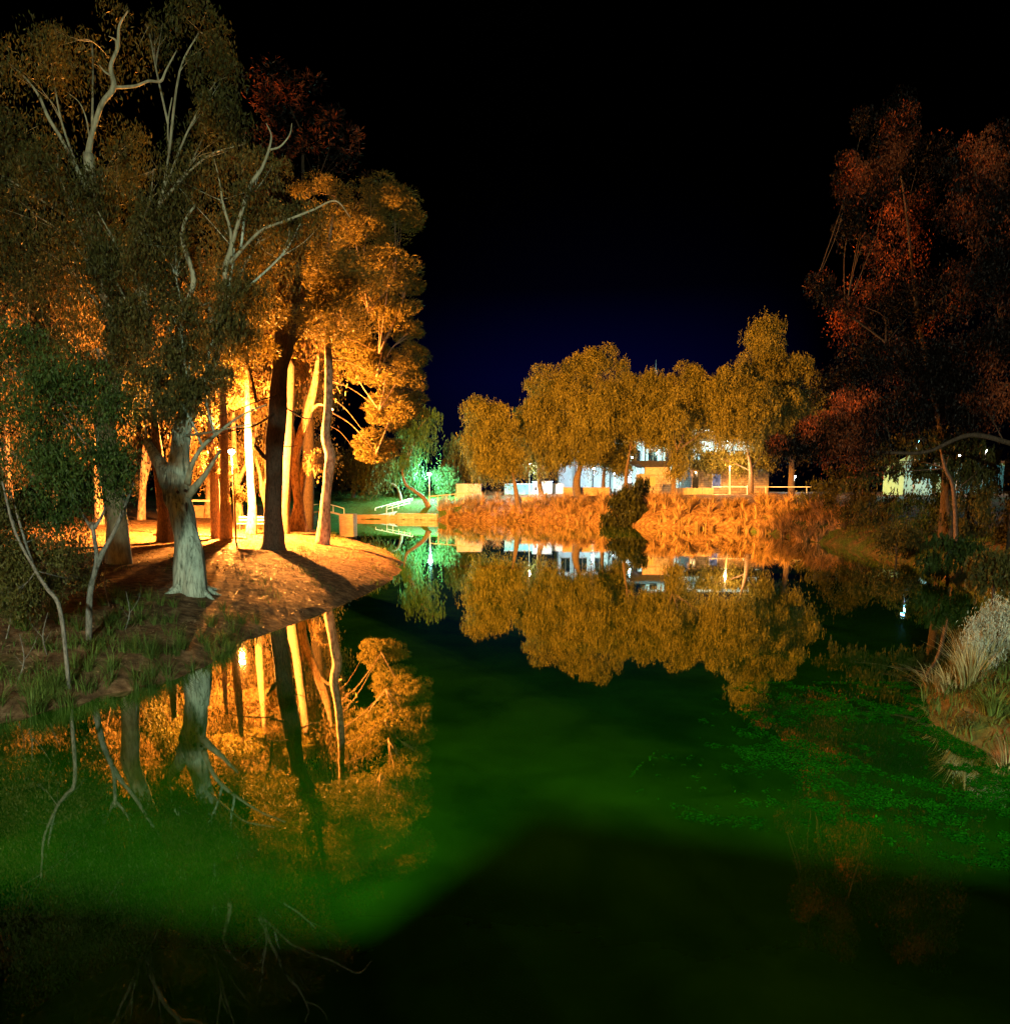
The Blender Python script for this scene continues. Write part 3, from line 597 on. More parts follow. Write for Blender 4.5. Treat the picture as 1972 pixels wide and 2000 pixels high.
# --- orange-lit trees beyond the lamp
BG = [(-70, 66, 610, 'broad orange-lit tree at the very edge behind the dark shrub'), (20, 60, 640, 'orange-lit tree seen through the gaps of the dark shrub'), (110, 68, 600, 'round orange-lit tree behind the forked white stems'),
      (195, 58, 640, 'salmon-lit tree behind the tallest gum trunk'), (275, 66, 590, 'tall salmon-lit tree between the two gums'), (345, 60, 640, 'orange-lit tree right behind the grey gum fork'),
      (405, 72, 600, 'orange-lit tree behind the brown trunk pair'), (468, 64, 620, 'bright orange-lit tree behind the white lit trunk'), (530, 74, 560, 'high orange-lit tree rising behind the dark pine'), (600, 80, 600, 'dim orange tree beyond the V-forked pale trunk')]
for i, (px, Y, top, lab) in enumerate(BG):
    b0 = base(px, Y); r_ = np.random.RandomState(40 + i); dx = r_.uniform(-18, 18); k2 = r_.choice([-1, 1])
    tr = [([b0, W(px + dx * .3, 960, Y), W(px + dx * .7, 880, Y), W(px + dx, 780, Y)], [.36, .28, .22, .14]),
          ([W(px + dx * .4, 950, Y), W(px + 22 * k2, 880, Y), W(px + 38 * k2, 800, Y)], [.2, .15, .08])]
    mid = (top + 900) / 2
    top -= 95 if i < 8 else 0
    bl = [pb(px + r_.uniform(-20, 20), top + 60, 62, 60, Y, 16, 170, 1.1), pb(px + r_.uniform(-30, 30), (top + 60) * .6 + mid * .4, 56, 60, Y, 12, 160, 1.1), pb(px - 25, mid, 52, 60, Y + 1, 16, 170, 1.0), pb(px + 25, mid + 20, 52, 60, Y - 1, 16, 170, 1.0), pb(px + r_.uniform(-25, 25), 885, 48, 42, Y + 2, 13, 160, .8),
          pb(px + r_.uniform(-35, 35), 930, 34, 24, Y + 5, 7, 130, .6)]
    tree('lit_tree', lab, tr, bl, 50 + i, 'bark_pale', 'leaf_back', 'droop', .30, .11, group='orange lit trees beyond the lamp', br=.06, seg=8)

# tall dark tree behind, barely lit look put into its leaf colour
b0 = base(600, 66)
bl = [pb(560, 200, 70, 70, 64, 16, 150, 1.2), pb(640, 300, 70, 80, 64, 18, 150, 1.2), pb(540, 330, 70, 80, 64, 16, 150, 1.2), pb(700, 400, 60, 60, 64, 12, 150, 1.2), pb(610, 440, 80, 70, 64, 14, 150, 1.2)]
tree('dark_tree', 'tall nearly black tree crown rising behind the orange pine', [([b0, W(602, 800, 66), W(596, 500, 65), W(590, 260, 64)], [.5, .4, .25, .08])], bl, 70, 'bark_dark', 'leaf_painted_light', 'pine', .4, .1, br=.08)

# --- far left-centre: willows by the green lamp
def simple_tree(name, label, px, Y, trunk_px, blobs, seed, bark, leaf, mode, L, Wd, rad=.3, group=None, cat='tree', k=4):
    b0 = base(px, Y); P_ = [b0] + [W(x, y, Y) for x, y in trunk_px]
    n = len(P_); R_ = list(np.linspace(rad, rad * .3, n))
    return tree(name, label, [(P_, R_)], blobs, seed, bark, leaf, mode, L, Wd, group=group, br=rad * .25, seg=8, cat=cat, k=k)
simple_tree('willow_tree', 'weeping tree with curved pale trunk beside the white ramp railing', 778, 118, [(784, 985), (781, 965), (774, 950), (758, 942), (738, 936)], [pb(735, 925, 45, 28, 118, 22, 200, 1.6), pb(715, 890, 30, 30, 120, 9, 160, 1.6), pb(765, 905, 25, 30, 120, 7, 150, 1.4)], 80, 'bark_pine', 'leaf_olive', 'weep', .5, .16, .3)
simple_tree('willow_tree', 'dim weeping tree between the orange pine and the footbridge', 690, 124, [(690, 940), (688, 900)], [pb(680, 900, 40, 35, 124, 14, 180, 1.8), pb(660, 930, 30, 25, 124, 8, 140, 1.4)], 81, 'bark_dark', 'leaf_olive', 'weep', .5, .16, .35)
simple_tree('leaning_tree', 'bluish tree leaning left over the bright green lawn', 838, 112, [(826, 972), (808, 958), (792, 945), (785, 920)], [pb(815, 850, 32, 42, 116, 16, 170, 1.6), pb(795, 905, 28, 30, 114, 12, 160, 1.3), pb(840, 810, 24, 22, 118, 7, 150, 1.4), pb(800, 830, 20, 30, 118, 6, 150, 1.4)], 82, 'bark_pine', 'leaf_green', 'weep', .5, .16, .4)
simple_tree('round_shrub', 'cyan-green shrub just right of the lawn lamp', 868, 121, [(868, 960)], [pb(872, 945, 24, 26, 121, 14, 200, 1.2), pb(852, 930, 14, 16, 121, 5, 150, .9), pb(890, 955, 14, 14, 121, 4, 130, .8)], 83, 'bark_dark', 'leaf_green', 'droop', .4, .16, .15, cat='shrub')
simple_tree('round_shrub', 'cyan-green shrub just left of the lawn lamp', 810, 121, [(812, 950)], [pb(812, 935, 20, 22, 121, 12, 170, 1.1)], 84, 'bark_dark', 'leaf_green', 'droop', .4, .16, .15, cat='shrub')
simple_tree('back_tree', 'grey-brown tree behind the tan block wall', 905, 130, [(905, 920), (903, 880)], [pb(895, 880, 32, 40, 130, 16, 180, 1.8), pb(880, 925, 25, 20, 130, 6, 150, 1.4), pb(925, 915, 25, 30, 131, 8, 150, 1.5)], 85, 'bark_dark', 'leaf_olive', 'weep', .55, .18, .35)

# --- far bank pepper trees
PEP = 'weeping trees lit orange along the far bank'
def pepper(label, px, Y, tp, blobs, seed, rad=.4):
    bb = [pb(x, y, rx, ry, Y + dY, max(8, int(rx * ry / 80)), 600, 1.25) for x, y, rx, ry, dY in blobs]
    simple_tree('pepper_tree', label, px, Y, tp, bb, seed, 'bark_pine', 'leaf_pepper', 'pepper', .30, .10, rad, PEP, k=5)
pepper('lowest weeping tree at the left end of the orange row, slanting trunk', 1012, 106, [(1006, 950), (1000, 920)], [(945, 850, 48, 68, 0), (985, 850, 40, 62, 1), (950, 905, 38, 35, -1), (1000, 900, 30, 30, 0), (935, 800, 30, 24, 1)], 90)
pepper('weeping tree with a rounded double top, second from the left end of the orange row', 1058, 110, [(1052, 930), (1055, 880)], [(1062, 760, 50, 50, 2), (1040, 830, 45, 55, 0), (1080, 850, 50, 55, 0), (1060, 895, 45, 28, -1)], 91)
pepper('tall domed weeping tree with thick splayed trunk in the orange row', 1128, 108, [(1126, 940), (1132, 915), (1140, 880)], [(1165, 720, 60, 48, 4), (1110, 780, 45, 55, 2), (1160, 820, 48, 55, -2), (1120, 870, 50, 38, -2), (1185, 800, 40, 55, -2)], 92, .6)
pepper('weeping tree over the white lights left of the dark kiosk', 1180, 111, [(1178, 940), (1182, 900)], [(1200, 850, 48, 55, 0), (1215, 890, 30, 30, 0), (1170, 890, 36, 26, 0)], 93)
pepper('weeping tree with a pointed top directly above the dark kiosk', 1225, 106, [(1222, 930), (1230, 880)], [(1270, 760, 40, 42, 0), (1262, 815, 50, 40, 0), (1225, 820, 34, 50, 0), (1290, 845, 34, 14, 0), (1235, 770, 36, 40, 2), (1300, 790, 40, 40, 3)], 94, .35)
pepper('weeping tree whose trunk stands in front of the timber palings', 1315, 99.5, [(1316, 930), (1322, 880)], [(1345, 760, 60, 58, 5), (1310, 830, 50, 44, 2), (1345, 860, 36, 34, 4), (1385, 790, 40, 40, 6), (1322, 905, 22, 28, 0)], 95, .36)
pepper('weeping tree spreading over the brick hut with the blue door', 1466, 99, [(1466, 920), (1458, 870)], [(1430, 760, 55, 50, 2), (1440, 825, 60, 34, 0), (1395, 892, 30, 12, 5), (1480, 800, 50, 50, 0), (1450, 897, 36, 10, 4), (1500, 880, 30, 14, 3)], 96)
pepper('tallest weeping tree of the orange row with a tower-like top', 1545, 104, [(1545, 900), (1530, 820)], [(1492, 650, 34, 44, 0), (1500, 715, 55, 45, 0), (1550, 735, 45, 48, 0), (1575, 795, 44, 36, 0), (1525, 800, 50, 46, -2), (1490, 860, 36, 22, 0), (1555, 850, 30, 22, 0)], 97, .5)

# --- right bank: near black trees with reddish light on a few clumps painted into leaf colour
b0 = base(1850, 44)
bl = [pb(1690, 225, 22, 14, 44, 5, 170, .5), pb(1748, 240, 34, 50, 44, 24, 260, .55), pb(1735, 300, 34, 34, 44.5, 14, 240, .55), pb(1655, 340, 24, 50, 44, 16, 250, .5), pb(1700, 345, 42, 42, 44.5, 20, 240, .55), pb(1660, 420, 28, 32, 44.5, 9, 200, .45), pb(1690, 460, 16, 22, 44, 4, 120, .35),
      pb(1600, 555, 26, 22, 43.5, 9, 160, .4), pb(1640, 590, 36, 24, 44, 9, 150, .45), pb(1740, 470, 60, 90, 49, 26, 230, .9), pb(1790, 330, 50, 90, 50, 20, 220, .9), pb(1690, 600, 60, 70, 49, 20, 220, .9), pb(1780, 610, 70, 80, 48, 22, 220, .9)]
lim = [([W(1850, 900, 44), W(1820, 760, 46), W(1790, 600, 48), W(1770, 420, 48), W(1750, 280, 46)], [.3, .24, .18, .1, .04]), ([W(1820, 760, 46), W(1730, 670, 47), W(1650, 610, 46), W(1590, 560, 43.7)], [.12, .09, .06, .02])]
tree('dark_gum', 'nearly black tree with painted red-brown light on its top clumps on the right bank', [([b0, W(1850, 1000, 44), W(1850, 900, 44)], [.5, .4, .3])], bl, 100, 'bark_dark', 'leaf_painted_light', 'puff', .17, .065, lim, br=.03, k=0)
b0 = base(1990, 36)
bl = [pb(1900, 330, 50, 55, 36, 22, 200, .5), pb(1960, 300, 50, 60, 37, 20, 200, .55), pb(1950, 430, 55, 70, 36, 26, 210, .55), pb(1880, 420, 40, 36, 36, 12, 170, .45), pb(1940, 540, 60, 50, 36, 24, 200, .55), pb(1870, 560, 50, 60, 38, 16, 190, .6), pb(1955, 650, 50, 60, 36, 24, 210, .55), pb(1900, 700, 90, 45, 36, 30, 220, .55),
      pb(1820, 710, 80, 45, 37, 26, 210, .55), pb(1900, 790, 90, 50, 36, 34, 220, .55), pb(1790, 785, 65, 45, 37, 24, 200, .5), pb(1720, 710, 80, 45, 39, 24, 200, .6), pb(1640, 760, 60, 50, 40, 18, 190, .6), pb(1700, 810, 90, 55, 36, 36, 220, .6), pb(1600, 840, 70, 40, 35, 28, 220, .5), pb(1530, 870, 46, 20, 35, 12, 190, .4), pb(1640, 875, 90, 26, 35, 24, 190, .45)]
lim = [([W(2010, 880, 34), W(1960, 862, 34), W(1890, 850, 34), W(1810, 882, 34), W(1740, 884, 34.5), W(1660, 880, 35), W(1600, 868, 35)], [.2, .17, .15, .13, .10, .07, .03]), ([W(1990, 700, 36), W(1950, 600, 37), W(1940, 450, 37), W(1920, 330, 37)], [.18, .12, .08, .03]),
       ([W(1990, 760, 36), W(1900, 740, 37), W(1800, 755, 37.5), W(1720, 790, 37)], [.12, .08, .06, .03])]
tree('dark_gum', 'dark spreading tree with painted red-brown light on sprays overhanging the right bank', [([b0, W(1998, 900, 36), W(1990, 700, 36)], [.5, .38, .2])], bl, 101, 'bark_dark', 'leaf_painted_light', 'puff', .15, .055, lim, br=.03, k=0)
b0 = base(1868, 40)
tree('small_tree', 'bare slanting olive stem between the shrubs on the right bank', [([b0, W(1862, 960, 40), W(1846, 915, 40), W(1835, 870, 40)], [.12, .10, .08, .04])], [pb(1800, 860, 80, 30, 41, 18, 140, .45), pb(1930, 900, 60, 45, 41, 24, 150, .5), pb(1870, 850, 70, 20, 41, 12, 130, .45), pb(1730, 900, 50, 35, 42, 14, 130, .45), pb(1850, 925, 50, 25, 42, 9, 120, .4), pb(1660, 925, 50, 30, 42, 10, 120, .4), pb(1780, 915, 40, 26, 43, 12, 150, .4), pb(1830, 885, 40, 30, 43, 14, 150, .4), pb(1910, 935, 60, 30, 42, 14, 150, .45)], 102, 'bark_pine', 'leaf_olive', 'weep', .2, .07, br=.03)
SH = [(1600, 78, 965, 40, 40, 'reddish grey shrub at the end of the pipe rail'), (1650, 62, 975, 44, 50, 'olive shrub where the dry reeds end'), (1720, 56, 985, 60, 45, 'broad olive shrub under the overhanging black limb'), (1800, 50, 1000, 60, 50, 'dark shrub below the slanting olive stem'),
      (1890, 44, 1000, 60, 55, 'dark olive shrub beneath the red-brown tree'), (1965, 40, 1010, 60, 70, 'dense dark shrub at the far edge of the right bank'), (1850, 36, 1080, 60, 40, 'low black-green shrub hanging to the water on the right bank'), (1750, 46, 1060, 50, 24, 'low shrub touching the water between reeds and black limb'), (1940, 26, 1110, 60, 45, 'low dark shrub behind the grey saltbush')]
for i, (px, Y, cyy, rx, ry, lab) in enumerate(SH):
    b0 = base(px, Y)
    tree('bank_shrub', lab, [([b0, W(px, cyy, Y)], [.08, .04])], [pb(px, cyy, rx, ry, Y, 20, 170, .11 * rx * S_at(Y) * 2 + .12), pb(px + rx * .6, cyy - ry * .3, rx * .5, ry * .6, Y + 1, 9, 140, .45)], 110 + i, 'bark_dark', 'leaf_olive' if i not in (3, 6) else 'leaf_shrub', 'droop' if i % 2 else 'weep', .2, .07, group='shrubs on the right bank', br=.03, seg=6, cat='shrub')
b0 = base(1555, 84)
tree('bank_shrub', 'pale grey spreading shrub above the dry reeds', [([b0, W(1555, 985, 84)], [.06, .03])], [pb(1555, 985, 22, 15, 84, 12, 90, .45)], 125, 'bark_dark', 'leaf_salt', 'droop', .25, .06, group='shrubs on the right bank', br=.03, seg=6, cat='shrub')
b0 = base(1232, 97)
tree('bank_shrub', 'black-green weeping shrub hanging into the gap of the far bank reeds', [([b0, W(1232, 990, 97)], [.1, .05])], [pb(1228, 975, 30, 34, 95, 30, 220, .9), pb(1226, 1012, 30, 16, 92, 26, 220, .7), pb(1245, 1000, 22, 24, 93, 14, 200, .7), pb(1190, 1010, 16, 14, 93, 8, 160, .6), pb(1250, 950, 22, 22, 97, 9, 160, .7), pb(1205, 985, 16, 20, 95, 8, 160, .6)], 126, 'bark_dark', 'leaf_dusk', 'weep', .45, .12, br=.06, seg=6, cat='shrub')
b0 = base(880, 104)

# ------------------------------------------------------------------ blades: reeds, grass, sedges
def blades(P, rng, h, wd, lean, segs=4, curl=1.0, az=None):
    n = len(P); h = h * rng.uniform(.55, 1.25, n); az = rng.uniform(0, 6.28, n) if az is None else az
    dirv = np.stack([np.cos(az), np.sin(az), np.zeros(n)], 1); side = np.stack([-np.sin(az + rng.normal(0, .6, n)), np.cos(az), np.zeros(n)], 1)
    ln = lean * rng.uniform(.3, 1.4, n); rows = []
    for k in range(segs + 1):
        t = k / segs
        z = h * (t - .35 * curl * ln * t ** 2.5); o_ = h * ln * t ** 1.8
        c = P + dirv * o_[:, None] + np.stack([0 * z, 0 * z, z], 1)
        ww = wd * (1 - t ** 2 * .93) / 2
        rows.append(c - side * ww); rows.append(c + side * ww)
    V = np.stack(rows, 1).reshape(-1, 3); m = 2 * (segs + 1); base_ = np.arange(n) * m
    Q = np.concatenate([np.stack([base_ + 2 * k, base_ + 2 * k + 1, base_ + 2 * k + 3, base_ + 2 * k + 2], 1) for k in range(segs)])
    return V, Q, np.tile(rng.uniform(0, 1, n), segs)
def scatter(n, xr, yr, rng, cond):
    X = rng.uniform(*xr, n * 3); Y = rng.uniform(*yr, n * 3); d = sdist(X, Y); k = cond(X, Y, d); X, Y = X[k][:n], Y[k][:n]
    return np.stack([X, Y, height(X, Y)], 1)
def stuff(name, V, Q, rn, mat, label, cat):
    o = link_mesh(name, np_mesh(name, V, Q, rn), M[mat]); tag(o, label, cat, kind='stuff'); return o
rng = np.random.RandomState(7)
# dry reeds of the far bank: arching tussocks
cen = scatter(950, (-11, 36), (62, 114), rng, lambda X, Y, d: (d > -.35) & (d < 5.5) & (X > -9.3) & ((X < 13.4) | (X > 16.4)) & (X > .9 * (66 - Y)))
P = []; AZ = []
for c in cen:
    m = 62; a = rng.uniform(0, 6.28, m); r_ = rng.uniform(0, .28, m); P.append(c + np.stack([r_ * np.cos(a), r_ * np.sin(a), 0 * a - .05], 1)); AZ.append(a)
hh = np.repeat(1.1 * rng.uniform(.45, 1.45, len(P)) * (.55 + .9 * (vnoise(cen[:, 0], cen[:, 1], .7, 44) * .5 + .5)), [len(q) for q in P])
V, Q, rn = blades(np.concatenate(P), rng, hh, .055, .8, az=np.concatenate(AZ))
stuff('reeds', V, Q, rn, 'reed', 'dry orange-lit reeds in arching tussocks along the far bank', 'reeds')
P = scatter(15000, (-34, 4), (12, 62), rng, lambda X, Y, d: (d > .05) & (d < 9) & (X < 0) & (vnoise(X, Y, 1.8, 21) > .3))
P2_ = scatter(11000, (-17, -5), (11, 21), rng, lambda X, Y, d: (d > -.05) & (d < 3.0) & (vnoise(X, Y, 3.1, 22) + .5 * vnoise(X, Y, 7, 23) > .12 + .06 * d + (X > -9) * .25))
V, Q, rn = blades(np.concatenate([P2_, P[:7000]]), rng, .34, .015, 1.0, segs=4)
stuff('bank_grass', V, Q, rn, 'grass', 'sparse green grass at the edge of the left bank', 'grass')
P = scatter(60000, (-40, 3), (14, 62), rng, lambda X, Y, d: (d > .2))
P[:, 2] += .012
a = unit(rng.normal(size=P.shape) * [1, 1, .25]); w_ = unit(np.cross(a, rng.normal(size=P.shape) * .3 + [0, 0, 1]))
big = rng.uniform(0, 1, len(P)) < .03
V, Q = leaf_quads(P, a, w_, np.where(big, rng.uniform(.3, .9, len(P)), rng.uniform(.05, .16, len(P))), np.where(big, .035, rng.uniform(.02, .05, len(P))))
stuff('leaf_litter', V, Q, rng.uniform(0, 1, len(Q)), 'litter', 'dry fallen leaves and bark scattered under the left bank trees', 'leaf litter')
P = scatter(26000, (-45, -7), (106, 140), rng, lambda X, Y, d: (d > 1.0))
V, Q, rn = blades(P, rng, .12, .05, .4, segs=2)
stuff('lawn_grass', V, Q, rn, 'lawn', 'short green lawn lit by the cyan lamp beyond the pond', 'grass')
P = scatter(16000, (6, 45), (8, 80), rng, lambda X, Y, d: (d > -.1) & (d < 7) & (Y < 70))
V, Q, rn = blades(P, rng, .4, .03, .9, segs=3)
P_ = scatter(16000, (7.5, 20), (8.5, 30), rng, lambda X, Y, d: (d > -.1) & (d < 7))
V2, Q2, rn2 = blades(P_, rng, .34, .016, 1.0, segs=3); Q = np.concatenate([Q, Q2 + len(V)]); V = np.concatenate([V, V2]); rn = np.concatenate([rn, rn2])
stuff('undergrowth', V, Q, rn, 'grass', 'dim rough undergrowth covering the right bank', 'undergrowth')

# tufts of taller grass and small twiggy stems along the near left bank
cen = scatter(150, (-17, -4.5), (11, 24), rng, lambda X, Y, d: (d > .0) & (d < 6) & (X < -6.0))
cen = np.concatenate([cen, scatter(170, (-17, -5.5), (9, 21), rng, lambda X, Y, d: (d > -.15) & (d < .9))])
for kind_, nm, lab in (('grass', 'grass_tufts', 'tall green and straw grass tufts along the near edge of the left bank'),):
    P = []; AZ = []
    for c in cen:
        m = rng.randint(18, 60); a = rng.uniform(0, 6.28, m); r_ = rng.uniform(0, .14, m); P.append(c + np.stack([r_ * np.cos(a), r_ * np.sin(a), 0 * a - .03], 1)); AZ.append(a)
    V, Q, rn = blades(np.concatenate(P), rng, .5, .012, .8, segs=4, az=np.concatenate(AZ)); stuff(nm, V, Q, rn, kind_, lab, 'grass')
SM = [(30, 15.5, 'thin bare twig stem rising from the grass at the picture edge', 1), (95, 17.0, 'thin bare twig stem left of the slanting white stem', -1), (240, 19.5, 'thin bare twig stem right of the forked white stems', 1), (215, 21.5, 'short dead stem behind the forked white stems', -1), (8, 17.5, 'dark twig stem at the very edge under the leaning shrub', 1)]
for px, Y, lab, sg in SM:
    b0 = base(px, Y); m_ = MB(); h_ = rng.uniform(1.0, 1.8); q1 = b0 + Vector((.15 * sg, .1, h_ * .5)); q2 = b0 + Vector((.05 * sg, .2, h_))
    m_.tube([b0, q1, q2], [.018, .013, .005], 5, .1, rng); m_.tube([q1, q1 + Vector((.22 * sg, 0, .3)), q1 + Vector((.3 * sg, .1, .62))], [.009, .006, .002], 4); m_.tube([q1 + Vector((0, 0, -.15)), q1 + Vector((-.2 * sg, 0, .15))], [.008, .002], 4)
    tag(m_.build('twig_stem', M['bark_stem'], None, True), lab, 'dead stem', 'twiggy stems on the left bank')
# sedge clumps and saltbush at the near right
def sedge(px, py, n, h, label, seed, mat='sedge', lean=.7):
    r = np.random.RandomState(seed); c = G(px, py, .05); z = hz(c.x, c.y); a = r.uniform(0, 6.28, n); q = r.uniform(0, .22, n)
    P = np.stack([c.x + q * np.cos(a), c.y + q * np.sin(a), np.full(n, max(z, -.05) - .03)], 1)
    V, Q, rn = blades(P, r, h, .018, lean, segs=5, az=a); o = link_mesh('sedge_clump', np_mesh('sedge_clump', V, Q, rn), M[mat]); tag(o, label, 'sedge', 'sedge clumps at the near right shore')
sedge(1822, 1355, 60, .75, 'yellow drooping sedge clump furthest out over the water', 1, lean=1.1)
sedge(1850, 1375, 120, .6, 'low yellow sedge clump between the drooping one and the pale one', 2, lean=.9)
sedge(1888, 1385, 170, .95, 'pale straw-coloured sedge clump, the tallest of them', 3, lean=.5)
sedge(1925, 1370, 150, .85, 'thick straw clump touching the saltbush', 4, lean=.7)
sedge(1880, 1330, 120, .8, 'upright greenish sedge clump behind the pale one', 5, lean=.5)
sedge(1935, 1440, 110, .55, 'short olive sedge clump nearest the viewer at the shore', 6, 'grass', .9)
sedge(1968, 1490, 26, .5, 'few pale blades standing in the water at the picture edge', 7)
c = W(1945, 1230, 15.5); b0 = base(1950, 15.5)
tree('saltbush', 'pale grey-green bush glowing above the straw sedges', [([b0, Vector((b0.x, b0.y, c.z))], [.06, .03])], [pb(1950, 1235, 60, 58, 15.5, 46, 260, .17, .7), pb(1915, 1280, 40, 40, 15.2, 22, 200, .14, .5), pb(2010, 1270, 60, 80, 15.5, 30, 220, .17, .7)], 130, 'bark_dark', 'leaf_salt', 'droop', .07, .016, br=.012, seg=6, cat='shrub')
tree('low_shrub', 'olive ground-hugging bush below the saltbush at the water line', [([base(1955, 13.9), W(1960, 1370, 13.9)], [.03, .02])], [pb(1955, 1385, 55, 45, 13.6, 26, 170, .16, .5), pb(1900, 1420, 40, 22, 13.2, 12, 120, .12, .4)], 131, 'bark_dark', 'leaf_olive', 'droop', .07, .02, br=.01, seg=6, cat='shrub')

# floating water weed on the near right water
n = 330000; X = rng.uniform(-1, 11, n); Y = rng.uniform(5.5, 17, n)
dens = .9 * vnoise(X, Y, 2.2, 31) + .7 * vnoise(X, Y, 5.5, 32) + .6 * vnoise(X, Y, 12, 33) + .4 * vnoise(X, Y, 26, 34)
edge = np.clip((X - 1.8 - (Y - 8) * .55) / 3.5, -.6, 1.0)
k = (dens > .22 - .40 * edge + rng.normal(size=n) * .07) & (edge > -.5) & ((X > 2.2) | (Y > 10.3)) & (Y > 10.6 - .42 * X) & (Y > 8.0 + .5 * rng.normal(size=n)) & (sdist(X, Y) < 0) & (rng.uniform(0, 1, n) < .55 + .4 * np.clip(edge, 0, 1))
X, Y = X[k], Y[k]; P = np.stack([X, Y, np.full(len(X), .005) + rng.uniform(0, .012, len(X))], 1)
a = unit(rng.normal(size=P.shape) * [1, 1, .08]); w_ = unit(np.cross(a, np.array([0, 0, 1]) + rng.normal(size=P.shape) * .1))
V, Q = leaf_quads(P, a, w_, rng.uniform(.02, .06, len(P)), rng.uniform(.014, .036, len(P)))
stuff('pond_weed', V, Q, rng.uniform(0, 1, len(Q)), 'weed', 'mottled green water weed floating on the near right water', 'water weed')

# ------------------------------------------------------------------ structures beyond the pond
def wall_px(mb, x0, x1, y0, y1, Y, th=.3, z0=None):
    a = W(x0, y0, Y); b_ = W(x1, y1, Y); mb.box(min(a.x, b_.x), max(a.x, b_.x), Y, Y + th, b_.z if z0 is None else z0, a.z); return mb
# quay walls at the water
q = MB(); a, b_ = G(690, 1014), G(775, 1014.5)
def slab(mb, A, B, z0, z1, th):
    A = np.array(A[:2]); B = np.array(B[:2]); d = B - A; nrm = np.array([-d[1], d[0]]) / np.linalg.norm(d) * th
    P = [(*A, z0), (*B, z0), (*(B + nrm), z0), (*(A + nrm), z0), (*A, z1), (*B, z1), (*(B + nrm), z1), (*(A + nrm), z1)]
    mb.add(P, [(3, 2, 1, 0), (4, 5, 6, 7), (0, 1, 5, 4), (1, 2, 6, 5), (2, 3, 7, 6), (3, 0, 4, 7)]); return mb
c1_ = G(853, 1016)
o = slab(q, a, b_, -.4, .62, .4).build('brick_quay_wall', M['brick']); tag(o, 'low orange brick quay wall at the water below the ramp', 'wall')
q = MB(); o = slab(q, b_ + Vector((.02, 0, 0)), c1_, -.4, .85, .4).build('stone_quay_wall', M['block']); tag(o, 'grey stone quay wall at the water below the green lawn', 'wall')
# arched footbridge
Yb = 92.0; fb = empty('arched_footbridge', W(632, 1006, Yb)); tag(fb, 'small arched footbridge with white handrail behind the orange pine trunk', 'bridge')
ts = np.linspace(0, 1, 13)
def arc(dy, lift): return [W(588 + 84 * t, 1006 - 9 * math.sin(math.pi * t), Yb + dy) + Vector((0, 0, lift)) for t in ts]
A_, B_ = arc(0, 0), arc(2.2, 0); V_ = []
for p, q_ in zip(A_, B_): V_ += [tuple(p), tuple(q_), tuple(p - Vector((0, 0, .22))), tuple(q_ - Vector((0, 0, .22)))]
Fc = []
for i in range(12):
    s_ = i * 4; n_ = s_ + 4; Fc += [(s_, n_, n_ + 1, s_ + 1), (s_ + 2, s_ + 3, n_ + 3, n_ + 2), (s_, s_ + 2, n_ + 2, n_), (s_ + 1, n_ + 1, n_ + 3, s_ + 3)]
m_ = MB(); m_.add(V_, Fc); m_.build('deck', M['concrete'], fb)
for dy in (0.05, 2.1):
    r_ = MB().tube(arc(dy, .75), .045, 6, sub=2)
    for t in ts[::3]: p = W(588 + 84 * t, 1006 - 9 * math.sin(math.pi * t), Yb + dy); r_.tube([p, p + Vector((0, 0, .75))], .04, 6, sub=1)
    r_.build('handrail', M['white_paint'], fb)
for xx in (584, 676):
    p = W(xx, 1006, Yb); m_ = MB(); m_.box(p.x - .8, p.x + .8, Yb - .1, Yb + 2.3, -.4, p.z + .1); m_.build('abutment', M['brick'], fb)
# white ramp railing (two rails) by the green lawn
rr = empty('ramp_railing', W(733, 1001, 113)); tag(rr, 'white double railing rising beside the sloping path', 'railing')
def rail_run(root, p0, p1, n, hgt, mat='white_paint', two=True, r=.045):
    m_ = MB(); m_.tube([p0 + Vector((0, 0, hgt)), p1 + Vector((0, 0, hgt))], r, 6, sub=1); m_.build('top_rail', M[mat], root)
    if two: m_ = MB(); m_.tube([p0 + Vector((0, 0, hgt * .5)), p1 + Vector((0, 0, hgt * .5))], r * .7, 6, sub=1); m_.build('mid_rail', M[mat], root)
    for i in range(n):
        p = p0.lerp(p1, i / (n - 1)); m_ = MB(); m_.tube([p - Vector((0, 0, .3)), p + Vector((0, 0, hgt))], r, 6, sub=1); m_.build('post', M[mat], root)
rail_run(rr, W(733, 1003, 113), W(805, 983, 118), 7, .75)
rail_run(rr, W(755, 1000, 111), W(800, 987, 115), 5, .7)
rr = empty('bank_railing', W(838, 985, 109)); tag(rr, 'pale post-and-rail fence climbing above the grey quay wall', 'railing')
rail_run(rr, W(838, 984, 109), W(940, 975, 109), 7, 1.0, 'concrete', False, .06)
# sloping path
pm = MB(); p = [W(733, 1006, 112.0), W(760, 1006, 110.5), W(812, 985, 116), W(800, 982, 118)]
pm.add([tuple(v + Vector((0, 0, .06))) for v in p] + [tuple(v - Vector((0, 0, .8))) for v in p], [(0, 1, 2, 3), (0, 4, 5, 1), (1, 5, 6, 2), (2, 6, 7, 3), (3, 7, 4, 0)]); tag(pm.build('path', M['concrete']), kind='structure')
